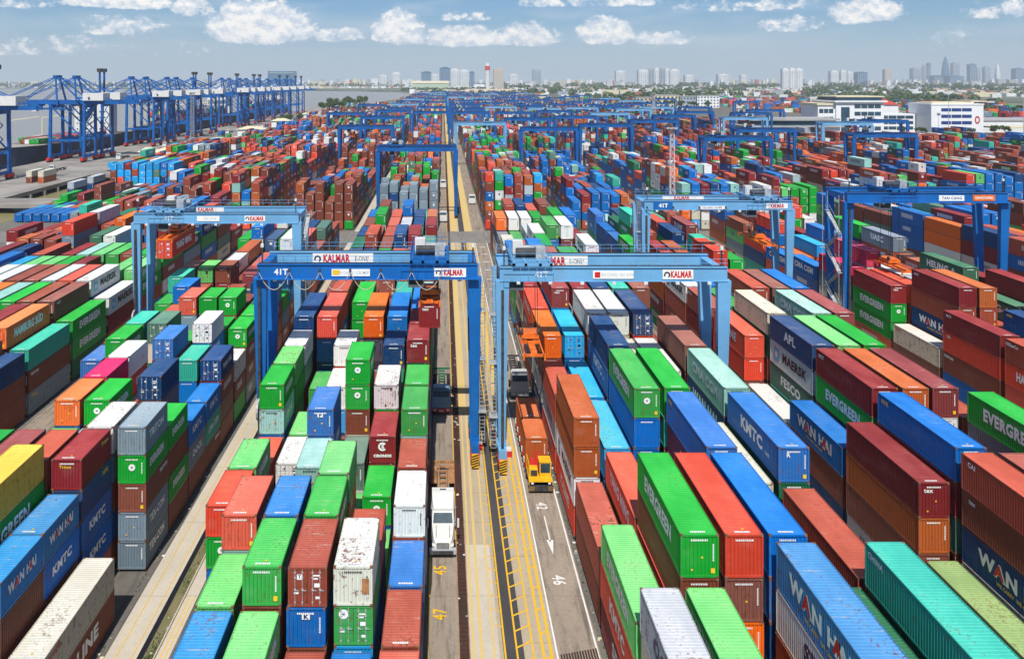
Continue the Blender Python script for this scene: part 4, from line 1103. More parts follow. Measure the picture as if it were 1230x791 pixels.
for it in far:
    x_ = LX[it[0]] if len(it) == 3 else it[1]
    if all(abs(x_ - kx) > 26 or abs(it[-2] - ky) > 16 for kx, ky in kept): kept.append((x_, it[-2]))
    else: continue
    x = x_
    y = it[-2]; k = it[-1]
    o = {'d': proto_d, 'l': proto_l}[k]
    if not first[k]: o = copy_tree(o)
    first[k] = False; o.location = (x, y, 0)
    side = 'left of the central lane' if x < 0 else ('just right of the central lane' if x < 30 else ('well right of the lane' if x < 100 else 'towards the right side'))
    colname = 'left of the central lane' if -30 < x < 0 else 'in the far-left row' if -60 < x <= -30 else 'beyond the far-left row' if x <= -60 else 'right of the central lane' if x < 20 else 'in the %s right row' % ('second' if x < 50 else 'third' if x < 80 else 'fourth' if x < 112 else 'fifth' if x < 145 else 'sixth' if x < 175 else 'seventh' if x < 205 else 'eighth' if x < 235 else 'outermost')
    cnt_[(k, colname)] = cnt_.get((k, colname), 0) + 1
    sidx = '%s gantry crane %s, %s one of them' % ('light blue' if k == 'l' else 'dark blue', colname, WORDN[min(cnt_[(k, colname)], len(WORDN))-1])
    tag(o, sidx, 'gantry crane', CG)

# containers being carried
def carried(name_lab, x, y, z, L, h, ch, feat, side=-1):
    b, _, ru = PAL[ch]; c = dict(x=x, y=y, z=z, L=L, h=h, col=b, rust=ru*.7, ch=ch, side=side, seed=5)
    r = build_container(c, True, feat); tag(r, name_lab, 'shipping container'); return r
carried('maroon container hanging from the blue crane spreader over the truck lane', -2.75, 97.3, 15.2, 6.06, H_HC, 'm', dict(front='tex'), 1)
carried('long red container hanging below the light blue crane on the left', -43.95, 131.5, 16.0, 12.15, H_HC, 'r', dict(door=1, side='YANG MING'), 1)
carried('orange brown container on the trailer right behind the yellow tractor', 9.05, 94.0, 1.32, 5.95, H_HC, 'O', {}, -1)
carried('orange brown container on the rear of the yellow tractor trailer, striped by shadow', 9.05, 100.1, 1.32, 5.95, H_HC, 'O', {}, -1)

# ------------------------------------------------------------------ trucks
def wheel(root, x0, x1, y, r, name='wheel'):
    w = M(); w.tube((x0, y, r), (x1, y, r), r, n=16, m=RUBBER); w.tube((x0-.01, y, r), (x1+.01, y, r), r*.5, n=10, m=GREYST); return w.build(name, None, root)
def trailer(root, y0, y1, m, skel=True, fender=None):
    q = M()
    for x in (-.45, .35): q.box(x, x+.12, y0, y1, .95, 1.22, m)
    n = int((y1-y0)/1.1)
    for i in range(n+1):
        y = y0 + (y1-y0-.15)*i/n; q.box(-.45, .47, y, y+.15, 1.0, 1.2, m)
    for y in (y0+.1, y1-.3): q.box(-1.2, 1.2, y, y+.22, 1.02, 1.26, m)
    ch = q.build('chassis_frame', None, root)
    if fender:
        f = M()
        for x in (-1.2, .62): f.box(x, x+.58, y1-5.2, y1-.9, 1.12, 1.22, fender)
        f.build('mudguard', None, root)
    for y in (y1-3.6, y1-2.3): 
        for x in (-1.2, .75): wheel(root, x, x+.45, y, .5)
def truck_conventional(x, y, label):
    """bonneted tractor unit facing the camera (front at local y=0)"""
    r = empty('truck_tractor', (x, y, 0)); q = M()
    # bonnet: tapered, sloping
    def loft(sec):
        for (a, b) in zip(sec[:-1], sec[1:]):
            (ya, wa, za0, za1), (yb, wb, zb0, zb1) = a, b
            A = [(-wa,ya,za0),(wa,ya,za0),(wa*.86,ya,za1),(-wa*.86,ya,za1)]; B = [(-wb,yb,zb0),(wb,yb,zb0),(wb*.86,yb,zb1),(-wb*.86,yb,zb1)]
            for i, j in ((0,1),(1,2),(2,3),(3,0)): q.quad(A[i], A[j], B[j], B[i], WHITE)
        ya, wa, za0, za1 = sec[0]; q.quad((-wa,ya,za0),(wa,ya,za0),(wa*.86,ya,za1),(-wa*.86,ya,za1), WHITE)
        ya, wa, za0, za1 = sec[-1]; q.quad((wa,ya,za0),(-wa,ya,za0),(-wa*.86,ya,za1),(wa*.86,ya,za1), WHITE)
    loft([(.08, .58, .75, 1.15), (.2, .80, .65, 1.35), (.5, .98, .6, 1.58), (1.2, 1.08, .6, 1.80), (2.0, 1.16, .6, 1.95)])
    q.build('bonnet', None, r); q = M()
    loft([(2.0, 1.16, .6, 2.0), (2.85, 1.14, .6, 2.88), (3.5, 1.14, .6, 2.95)])
    q.build('cab', None, r); q = M()
    q.quad((-.92, 2.07, 2.14), (.92, 2.07, 2.14), (.86, 2.70, 2.79), (-.86, 2.70, 2.79), GLASS); q.build('windscreen', None, r); q = M()
    loft([(2.85, 1.0, 2.9, 3.1), (3.6, 1.16, 2.9, 3.75), (4.3, 1.2, .7, 3.98), (5.1, 1.22, .7, 4.02)])
    q.build('sleeper_fairing', None, r); q = M(); q.box(-.9, .9, 2.9, 3.55, 2.96, 3.02, STEEL); q.box(-1.0, 1.0, 5.13, 5.2, 1.2, 3.8, STEEL); q.build('fairing_gap_shade', None, r); q = M()  # dark boxes stand in for the shade in the hollow by the fairing
    for x in (-.62, .62): q.box(x-.02, x+.02, .5, 2.0, 1.5, 1.99, STEEL)
    q.box(-.3, .3, 4.6, 4.75, 4.0, 4.06, STEEL); q.build('bonnet_seam', None, r); q = M()
    q.box(-1.2, 1.2, -.12, .35, .42, .82, GREYP); q.box(-.95, .95, -.2, -.1, .45, .75, STEEL); q.build('bumper', None, r); q = M()
    q.box(-.56, .56, .04, .14, .82, 1.32, STEEL)
    for k in range(5): q.box(-.52, .52, .02, .05, .88+k*.09, .91+k*.09, GREYST)
    q.build('grille', None, r)
    for s in (-1, 1):
        q = M(); q.poly([(s*.66,.1,.95),(s*.98,.28,.98),(s*.98,.34,1.24),(s*.70,.16,1.24)][::s], WHITEP); q.build('headlight', None, r)
        q = M(); q.beam((s*1.12, 2.35, 2.1), (s*1.42, 2.2, 2.1), .05, .05, STEEL); q.box(s*1.42-.09, s*1.42+.09, 2.12, 2.24, 1.7, 2.5, WHITE); q.build('mirror', None, r)
        wheel(r, s*1.0-.17, s*1.0+.17, 1.15, .52)
        for y_ in (6.0, 7.3): wheel(r, s*.95-.25, s*.95+.25, y_, .52)
    tr_ = empty('trailer', (0,0,0)); tr_.parent = r
    q = M(); q.box(-.5, .5, 5.0, 8.0, .8, 1.05, STEEL); q.build('tractor_frame', None, r)
    trailer(tr_, 5.3, 17.3, RUSTM, fender=RUSTM)
    tag(r, label, 'truck', 'trucks in the yard lanes'); return r
truck_conventional(0.0, 77.7, 'white bonneted truck with an empty rusty chassis in the left truck lane')
def truck_flat(x, y, label, m, chm, nm='cab_over_truck', tl=12.5, load=False):
    r = empty(nm, (x, y, 0)); q = M()
    q.box(-1.2, 1.2, .0, 2.0, .9, 2.3, m); 
    A = [(-1.2,0,2.3),(1.2,0,2.3),(1.2,2.0,2.3),(-1.2,2.0,2.3)]; B = [(-1.08,.28,3.15),(1.08,.28,3.15),(1.1,2.0,3.25),(-1.1,2.0,3.25)]
    for i, j in ((0,1),(1,2),(2,3),(3,0)): q.quad(A[i], A[j], B[j], B[i], m)
    q.quad(*B, m); q.build('cab', None, r); q = M()
    q.quad((-1.05,-.02,2.36),(1.05,-.02,2.36),(.98,.20,3.05),(-.98,.20,3.05), GLASS); q.build('windscreen', None, r); q = M()
    for s in (-1, 1): w_ = M(); w_.box(s*1.21-.02, s*1.21+.02, .5, 1.4, 1.9, 2.3, GLASS); w_.build('side_window', None, r)
    q = M()
    q.box(-1.22, 1.22, -.1, .3, .4, .92, REDM if m is BLUECAB else GREYP); q.box(-.3, .3, -.12, -.1, .5, .7, WHITEP); q.build('bumper', None, r)
    for s in (-1, 1):
        q = M(); q.box(s*.85-.2, s*.85+.2, -.13, -.1, .62, .82, WHITEP); q.build('headlight', None, r)
        q = M(); q.box(s*1.35-.08, s*1.35+.08, -.05, .05, 1.7, 2.4, STEEL); q.beam((s*1.2,0,2.4),(s*1.4,0,2.4),.04,.04,STEEL); q.build('mirror', None, r)
        wheel(r, s*1.0-.17, s*1.0+.17, 1.2, .5); wheel(r, s*.95-.25, s*.95+.25, 4.6, .5)
    q = M(); q.box(-1.0, 1.0, .5, 1.8, 3.25, 3.45, m); q.build('roof_deflector', None, r)
    t = empty('trailer'); t.parent = r; trailer(t, 2.4, 2.4+tl, chm, fender=None)
    tag(r, label, 'truck', 'trucks in the yard lanes'); return r
truck_flat(-.2, 111, 'blue-grey flat-nosed truck with a green chassis in the left truck lane', BLUECAB, GREENM)
truck_flat(10.5, 116.8, 'white flat-nosed truck in the right lane behind the loaded trailer', WHITE, STEEL)
def terminal_tractor(x, y):
    r = empty('terminal_tractor', (x, y, 0)); q = M()
    q.box(-1.25, 1.25, 0, .9, .55, 1.3, YELLOW); q.box(-1.2, 1.2, .0, 4.2, .85, 1.15, YELLOW); q.build('front_deck', None, r); q = M()
    q.box(-.05, 1.15, .9, 2.3, 1.3, 2.8, YELLOW); q.box(-.1, 1.2, .85, 2.35, 2.8, 2.9, YELLOW); q.build('cab', None, r); q = M()
    q.box(.05, 1.05, .86, .9, 1.75, 2.7, GLASS); q.box(-.09, -.05, 1.1, 2.1, 1.75, 2.65, GLASS); q.box(1.15, 1.19, 1.1, 2.1, 1.75, 2.65, GLASS); q.build('window', None, r); q = M()
    q.box(-1.15, -.25, .9, 1.9, 1.3, 2.1, YELLOW); q.box(-1.0, -.3, .86, .9, 1.4, 2.0, STEEL); q.build('engine_cover', None, r); q = M()
    q.box(-1.2, -1.12, .9, 3.6, 2.5, 2.56, YELLOW)
    for y_ in (.9, 2.2, 3.5): q.box(-1.2, -1.12, y_, y_+.07, 1.15, 2.5, YELLOW)
    q.box(-.95, -.45, 1.9, 2.3, 1.15, 2.7, REDM); q.box(-.4, -.1, 2.1, 2.3, 1.2, 3.5, REDM); q.build('guard_rail', None, r); q = M()
    q.box(-1.3, 1.3, -.22, .02, .3, .85, STEEL)
    for k in range(5):
        for s in (-1, 1): q.beam((s*(1.28-k*.12), -.24, .35), (s*(1.2-k*.12), -.24, .8), .02, .05, YELLOW)
    q.build('striped_bumper', None, r)
    for s in (-1, 1):
        q = M(); q.box(s*.9-.13, s*.9+.13, -.03, 0, .95, 1.12, WHITEP); q.build('headlight', None, r)
        wheel(r, s*1.02-.2, s*1.02+.2, 1.1, .52); wheel(r, s*1.0-.28, s*1.0+.28, 3.4, .52)
    t = empty('trailer'); t.parent = r; q = M()
    for x_ in (-.55, .4): q.box(x_, x_+.15, 2.8, 16.6, .9, 1.28, REDM)
    for k in range(10): q.box(-1.25, 1.25, 3.9+k*1.35, 4.05+k*1.35, 1.05, 1.28, REDM)
    for s in (-1, 1): 
        for k in range(10): q.box(s*1.27-.06, s*1.27+.06, 3.9+k*1.35, 4.3+k*1.35, .95, 1.45, WHITEP if k % 2 else REDM)
    q.build('trailer_frame', None, t)
    for y_ in (12.5, 14.0):
        for s in (-1, 1): wheel(t, s*.95-.25, s*.95+.25, y_, .5)
    tag(r, 'yellow terminal tractor pulling two orange brown containers in the right lane', 'tractor', 'trucks in the yard lanes'); return r
terminal_tractor(10.3, 90.0)
p2 = truck_flat(0.1, 262, 'small white truck on the left lane past the cross road', WHITE, STEEL)
def more_truck(x, y, lab, src=p2): o = copy_tree(src); o.location = (x, y, 0); tag(o, lab, 'truck', 'trucks in the yard lanes'); return o
more_truck(10.2, 300, 'white truck in the right lane well past the cross road'); more_truck(0.1, 345, 'white truck far down the left truck lane beyond the first crossing')
for k, (x, y, w) in enumerate([(-185, 405, 'nearest the camera'), (-178, 470, 'beside the second quay crane'), (-182, 560, 'in the middle of the quay'), (-176, 700, 'far down the quay')]):
    more_truck(x, y, 'white truck on the quay road, %s' % w)
# person-height clutter beside the crane feet
for (x, y, lab) in ((4.3, 101, 'red and white cable box beside the right foot of the blue crane'), (7.6, 99, 'red and white cable box beside the left foot of the light blue crane')):
    q = M(); q.box(x-.35, x+.35, y-.5, y+.5, .03, .7, REDM); q.box(x-.3, x+.3, y-.45, y+.45, .7, .9, WHITE); q.box(x-.36, x-.35, y-.3, y+.3, .2, .5, WHITEP)
    tag(q.build('cable_box'), lab, 'box')

q = M()
for k_ in range(260):
    x = random.choice([random.uniform(-26.2, -25.4), random.uniform(-22.4, -21.6), random.uniform(12.0, 12.3), random.uniform(1.3, 2.0)]); y = random.uniform(55, 200); a_ = random.uniform(.04, .16)
    q.box(x-a_, x+a_, y-a_*.7, y+a_*.7, .02, .02+a_*.4, random.choice([WHITEP, STEEL, GREYST, CREAM, BEIGEW]))
tag(q.build('litter'), 'scraps of litter and dunnage along the foot of the stacks', 'litter', kind='stuff')
# ------------------------------------------------------------------ ship-to-shore cranes on the quay
def sts(parked=False):
    r = empty('quay_crane'); XL, XW = 0, -18.0; ZP = 30.0; W = 16.0
    for x in (XL, XW):
        for y in (0, W):
            q = M(); q.beam((x, y, 2.2), (x, y*.88+1.0, ZP), 1.5, 1.5, CRANE_N, 1.3, 1.3); q.build('leg', None, r)
            q = M(); q.box(x-.8, x+.8, y-3.0, y+3.0, .9, 2.4, REDM); q.box(x-.5, x+.5, y-2.8, y+2.8, .1, .9, RUBBER); q.build('bogie', None, r)
        q = M(); q.box(x-.7, x+.7, -1, W+1, 2.4, 3.8, CRANE_N); q.build('sill_beam', None, r)
        q = M(); q.box(x-.6, x+.6, 0, W, ZP-1.2, ZP+.6, CRANE_N); q.build('portal_tie', None, r)
    for y in (0, W):
        q = M(); q.box(XW, XL, y-.5, y+.5, 11, 12.2, CRANE_N); q.beam((XL, y, 12), (XW, y+.5, ZP), .6, .6, CRANE_N); q.build('portal_beam', None, r)
    for y in (W*.35, W*.65):
        q = M(); q.box(XW-34, XL+17, y-.55, y+.55, ZP+.6, ZP+2.4, CRANE_N); q.build('boom', None, r)
    q = M()
    for y in (2, W-2):
        q.beam((XW+3, y, ZP), (XW+.5, W/2+(y-W/2)*.4, ZP+15.5), .8, .8, CRANE_N); q.beam((XL, y, ZP), (XW+.5, W/2+(y-W/2)*.4, ZP+15.5), .6, .6, CRANE_N)
    q.box(XW-.6, XW+1.6, W*.3, W*.7, ZP+14.8, ZP+16.2, CRANE_N); q.build('pylon', None, r)
    q = M()
    for y in (W*.38, W*.62):
        q.beam((XW+.5, y, ZP+15.5), (XW-18, y, ZP+2.2), .35, .35, CRANE_N); q.beam((XW+.5, y, ZP+15.5), (XW-32, y, ZP+2.2), .35, .35, CRANE_N); q.beam((XW+.5, y, ZP+15.5), (XL+13, y, ZP+2.2), .4, .4, CRANE_N)
    q.build('stay', None, r)
    if parked:
        q = M(); q.beam((XL+.6, 1, ZP-7), (XL+.6, W-1, ZP+1.5), 1.2, 3.0, CRANE_N); q.box(XW-5, XW+8, W*.1, W*.25, ZP-2.2, ZP-1.2, CRANE_N)
        for k in range(7): q.tube((XW+k*2.2, W*.3, ZP+.2), (XW+k*2.2+1.1, W*.3, ZP-3), .12, m=STEEL); q.tube((XW+k*2.2+1.1, W*.3, ZP-3), (XW+k*2.2+2.2, W*.3, ZP+.2), .12, m=STEEL)
        q.build('cable_chain', None, r)
    q = M(); q.box(XL-2, XL+9, W*.2, W*.8, ZP+2.6, ZP+6.6, WHITE); q.box(XL+1, XL+2, W*.2-.1, W*.2, ZP+3, ZP+4.5, DGLASS); q.build('machinery_house', None, r)
    q = M(); q.box(XW-14, XW-8, W*.25, W*.75, ZP-.4, ZP+.5, CRANE_N); q.box(XW-12, XW-9.5, W*.3, W*.5, ZP-3.2, ZP-.4, WHITE); q.build('trolley', None, r)
    q = M(); 
    for y in (W*.3, W*.7):
        q.beam((XL-3, y, ZP+2), (XL-3, y, ZP+18.5), .9, .9, CRANE_N); q.box(XL-4.2, XL-1.8, y-1.2, y+1.2, ZP+18.2, ZP+20.2, STEEL)
    if not parked: q.build('light_tower', None, r)
    q = M()
    for z in range(3, 30, 3): q.beam((XL+1.1, 2 if (z//3) % 2 else 8, z), (XL+1.1, 8 if (z//3) % 2 else 2, z+3), .5, .15, CRANE_N)
    q.build('stairway', None, r)
    return r
s0 = sts(); ys = [362, 456, 480, 566, 594, 640, 662, 706, 800, 828, 872, 900, 958, 1010, 1060, 1120, 1165]
wd = ['nearest, at the left edge', 'second from the left edge', 'third along the quay', 'fourth along the quay', 'fifth along the quay', 'sixth along the quay', 'seventh along the quay', 'eighth along the quay', 'ninth along the quay', 'tenth along the quay', 'eleventh along the quay', 'twelfth along the quay', 'thirteenth along the quay', 'fourteenth along the quay', 'third from the far end', 'second from the far end', 'at the far end of the quay']
s1 = sts(True)
for i, y in enumerate(ys):
    src = s1 if i in (1, 3, 4, 5, 9, 12) else s0; o = src if i in (0, 1) else copy_tree(src); o.location = (-191, y, .15); tag(o, 'tall blue ship-to-shore crane, %s' % wd[i], 'quay crane', 'ship-to-shore cranes along the quay')

# ------------------------------------------------------------------ ships moored beyond the quay
def ship(y0, y1, hull, sup_y, label, hz=8.5, x0=-246, x1=-217.5, stacks=3, sh=29):
    r = empty('container_ship', ((x0+x1)/2, y0, -3.3)); w = (x1-x0)/2; L = y1-y0
    q = M(); sec = [(0, .06), (.05, .45), (.14, .92), (.25, 1), (.9, 1), (1, .85)]
    for (a, wa), (b, wb) in zip(sec[:-1], sec[1:]):
        A = [(-w*wa*.8, a*L+ (4 if a == 0 else 0), 0), (w*wa*.8, a*L+(4 if a == 0 else 0), 0), (w*wa, a*L, hz+3), (-w*wa, a*L, hz+3)]; B = [(-w*wb*.8, b*L, 0), (w*wb*.8, b*L, 0), (w*wb, b*L, hz+3), (-w*wb, b*L, hz+3)]
        for i, j in ((0,1),(1,2),(2,3),(3,0)): q.quad(A[i], A[j], B[j], B[i], hull if i != 2 else DECKC)
        if a == 0: q.quad(*A, hull)
    q.quad(*B[::-1], hull); q.build('hull', None, r); s = sup_y - y0
    q = M(); q.box(-w*.8, w*.8, s, s+14, hz+3, hz+sh-6, WHITE); q.box(-w, w, s+1, s+6, hz+sh-6, hz+sh-3, WHITE); q.box(-4, 4, s+3, s+9, hz+sh-3, hz+sh, WHITE)
    for k in range(4):
        for j in range(7): q.box(-w*.7+j*w*.21, -w*.7+j*w*.21+1.0, s-.1, s, hz+6+k*3.8, hz+6.8+k*3.8, DGLASS)
    q.box(-w*.9, w*.9, s+.9, s+1, hz+sh-5, hz+sh-4, DGLASS); q.tube((w*.55, s-3, hz+5), (w*.55, s+3, hz+5), 1.6, m=ORANGE)
    q.build('superstructure', None, r); q = M(); q.box(-3, 3, s+15, s+20, hz+3, hz+sh-4, REDM); q.build('funnel', None, r)
    k = 0
    for yy in range(int(L*.18), int(s)-14, 14):
        for layer in range(stacks):
            for xx in range(-4, 5):
                if random.random() < .15: continue
                ch = random.choice(RANDCODES); b = PAL[ch][0]; X = (x0+x1)/2 + xx*2.6
                if abs(xx*2.6) + 1.3 > w*(.85 if yy > L*.25 else .6): continue
                shipc.append((X, y0+yy, -3.3+hz+3.2+layer*2.6, X+2.44, y0+yy+12.1, -3.3+hz+3.2+layer*2.6+2.5, b[0], b[1], b[2], random.random()))
    q = M()
    for yy in range(int(L*.2), int(s), 40): q.beam((-w*.7, yy-1.5, hz+3), (-w*.7, yy-1.5, hz+16), .6, .6, CREAM); q.beam((-w*.7, yy-1.5, hz+16), (w*.3, yy+4, hz+18), .5, .5, CREAM)
    q.build('deck_crane', None, r)
    tag(r, label, 'ship', 'ships moored at the quay')
shipc = []
ship(232, 432, HULLN, 404, 'nearest moored ship, white bridge block at the left edge of the photo', stacks=3)
ship(446, 612, HULLN, 566, 'second moored ship, dark hull and white bridge behind the first quay cranes', stacks=1)
ship(640, 930, HULLN, 885, 'third moored ship, white bridge block in the middle of the quay', stacks=4, sh=33)
ship(955, 1230, HULLN, 1175, 'farthest moored ship, near the far end of the quay cranes', stacks=4, sh=34)
bulk_object('ship_deck_containers', shipc, 'containers stacked on the decks of the moored ships')
b_, c_ = M(), M()
q = M(); q.box(-1, 1, 0, 6, -1, 3)
# quay-side clutter containers
qc = []
for (x, y, n, ch) in ((-176, 362, 2, 'ky'), (-171, 362, 2, 'Oy'), (-172, 520, 1, 'k'), (-168, 640, 2, 'Rb'), (-170, 900, 2, 'kw'), (-141, 322, 2, 'nA'), (-141, 340, 2, 'nA')):
    for t in range(len(ch)): b = PAL[ch[t]][0]; qc.append((x, y, .2+t*2.55, x+2.44, y+12.1, .2+t*2.55+2.5, b[0], b[1], b[2], .5))
for i in range(60):
    x = random.uniform(-170, -164); y = random.uniform(400, 1400); b = PAL[random.choice(RANDCODES)][0]; qc.append((x, y, .2, x+2.44, y+6, 2.7, b[0], b[1], b[2], .5))
bulk_object('quayside_containers', qc, 'loose containers set down along the quay road')

# ------------------------------------------------------------------ buildings
def strip_windows(r, x0, x1, y, z0, z1, m, n=1, name='window'):
    for k in range(n):
        xa = x0 + (x1-x0)*k/n; xb = x0 + (x1-x0)*(k+1)/n - (.5 if n > 1 else 0)
        q = M(); q.box(xa, xb, y-.12, y+.02, z0, z1, m); q.build(name, None, r)
r = empty('office_building', (321, 700, 0))
q = M(); q.box(0, 39, 0, 40, 0, 26, WALLW); q.box(-2, 41, -2, 42, 26, 27.2, WALLW); q.build('wall', None, r)
q = M(); q.box(1.5, 38, 1, 38, 27.2, 30, DGLASS); q.box(0, 39.5, 0, 39, 30, 31, CREAM); q.build('roof', None, r)
q = M(); q.box(4, 11, -.15, 0, 2, 22, DGLASS); q.build('tall_window', None, r)
for k in range(4): strip_windows(r, 15, 37, 0, 3+k*6, 6.2+k*6, DGLASS, 4)
q = M(); q.box(-14, 0, 2, 35, 0, 23.5, WALLW); q.box(-15, 1, 1, 36, 23.5, 25, CREAM); q.build('wing', None, r)
for k in range(3): strip_windows(r, -13, -1, 2, 4+k*6.5, 7.5+k*6.5, DGLASS, 3)
for x in (13, 16): q = M(); q.box(x, x+1, -.2, 0, 3, 8, REDM); q.build('red_emblem', None, r)
tag(r, 'white office building with dark strip windows and a tall blue window, left of the pair', 'building')
r = empty('office_building', (393, 690, 0))
q = M(); q.box(0, 42, 0, 34, 0, 24, WALLW); q.build('wall', None, r); q = M(); q.box(-.4, 42.4, -.4, 34.4, 24, 25, WALLW); q.box(4, 38, 6, 28, 25, 26.2, CREAM); q.build('roof', None, r)
for k in range(4): strip_windows(r, 8, 33, 0, 3.2+k*5.2, 5.8+k*5.2, BGLASS, 3)
q = M(); q.box(43, 48, 10, 34, 0, 26, BGLASS); q.box(37, 50, 8, 36, 26, 27.3, BEIGEW); q.build('blue_wing', None, r)
q = M(); 
for a in range(12): t = a*math.pi/6; q.box(37+1.6*math.cos(t)-.5, 37+1.6*math.cos(t)+.5, -.2, 0, 12+2.6*math.sin(t)-.6, 12+2.6*math.sin(t)+.6, REDM)
q.build('round_emblem', None, r)
tag(r, 'large white office building with four dark blue window bands', 'building')
r = empty('linking_building', (352+10, 712, 0)); q = M(); q.box(0, 30, 0, 22, 0, 16, WALLW); q.build('wall', None, r)
for k in range(3): strip_windows(r, 1, 29, 0, 3+k*4.5, 5.6+k*4.5, DGLASS, 4)
tag(r, 'lower white wing with window rows between the two office buildings', 'building')
r = empty('gabled_hall', (375, 770, 0)); q = M(); q.box(0, 34, 0, 40, 0, 22, WALLW); q.build('wall', None, r); q = M()
q.quad((-1,-1,22),(35,-1,22),(31,20,27),(3,20,27), REDROOF); q.quad((3,20,27),(31,20,27),(35,41,22),(-1,41,22), REDROOF); q.quad((-1,-1,22),(3,20,27),(-1,41,22),(-1,20,22), WALLW); q.quad((35,-1,22),(35,20,22),(35,41,22),(31,20,27), WALLW); q.build('roof', None, r)
tag(r, 'white hall with a red hipped roof behind the office buildings', 'building')
r = empty('terminal_hall', (212, 600, 0)); q = M(); q.box(0, 66, 0, 30, 0, 11, WALLW); q.box(-2, 68, -2, 32, 11, 12, GREYROOF); q.build('wall', None, r)
q = M(); q.box(4, 64, 2, 28, 12, 15.5, DGLASS); q.box(2, 66, 0, 30, 15.5, 17, GREYROOF); q.build('upper_storey', None, r)
for k in range(8): q = M(); q.box(2+k*8, 8+k*8, -.15, 0, 3, 8, DGLASS); q.build('window', None, r)
tag(r, 'long low white terminal hall with a grey roof, left of the offices', 'building')
r = empty('low_warehouse', (452, 720, 0)); q = M(); q.box(0, 50, 0, 40, 0, 10, WALLW); q.box(-1, 90, -1, 41, 10, 11, GREYROOF); q.box(-4, 120, -30, -6, 5, 6.2, CREAM); q.build('wall', None, r)
tag(r, 'low white warehouse with a yellow canopy right of the offices', 'building')
def block(name, X, Y, w, d, h, wall, label, nx=8, nz=4, win=DGLASS, roof=GREYROOF, cat='building'):
    r = empty(name, (X, Y, 0)); q = M(); q.box(0, w, 0, d, 0, h, wall); q.build('wall', None, r); q = M(); q.box(-.5, w+.5, -.5, d+.5, h, h+1, roof); q.build('roof', None, r)
    for i in range(nx):
        for k in range(nz):
            q = M(); x = w*(i+.25)/nx; z = h*(k+.3)/nz; q.box(x, x+w*.5/nx, -.15, 0, z, z+h*.42/nz, win); q.build('window', None, r)
    tag(r, label, cat); return r
block('apartment_block', 342, 1390, 40, 25, 20, CREAM, 'cream yellow block with square windows beyond the yard', 6, 3)
block('apartment_block', 384, 1390, 26, 25, 18, TGREY, 'grey block between the cream block and the white block', 5, 3)
block('apartment_block', 412, 1390, 36, 25, 19, WALLW, 'white block with dark square windows right of the cream block', 7, 4)
block('apartment_block', 315, 1400, 26, 22, 16, BEIGEW, 'small beige block left of the cream block', 4, 3)
r = empty('warehouse', (-135, 3800, 0)); q = M(); q.box(0, 162, 0, 80, 0, 34, GREENW); q.build('wall', None, r); q = M(); q.quad((-2,-2,34),(164,-2,34),(164,40,44),(-2,40,44), CREAM); q.quad((-2,40,44),(164,40,44),(164,82,34),(-2,82,34), CREAM); q.poly([(-2,-2,34),(-2,40,44),(-2,82,34)], CREAM); q.build('roof', None, r)
tag(r, 'big pale green riverside warehouse with a cream roof at the end of the yard', 'warehouse')
r = empty('shed', (52, 2420, 0)); q = M(); q.box(0, 166, 0, 60, 0, 11, WALLW); q.build('wall', None, r); q = M(); q.quad((-3,-3,11),(169,-3,11),(150,30,21),(16,30,21), BEIGEW); q.quad((16,30,21),(150,30,21),(169,63,11),(-3,63,11), BEIGEW); q.build('roof', None, r)
tag(r, 'wide shed with a low beige roof at the end of the yard', 'shed')
r = empty('striped_chimney', (182, 3500, 0)); q = M(); q.tube((0,0,0),(0,0,88),9.6,9.0,16,WHITE); q.build('shaft', None, r); q = M(); q.tube((0,0,88),(0,0,105),10.2,10,16,REDM); q.build('red_band', None, r); q = M(); q.tube((0,0,105),(0,0,117),9.0,6.6,16,WHITE); q.build('top', None, r); q = M(); q.box(-55, -12, -5, 20, 0, 30, WALLW); q.build('base_building', None, r)
tag(r, 'white round tower with a red band rising above the horizon', 'tower')
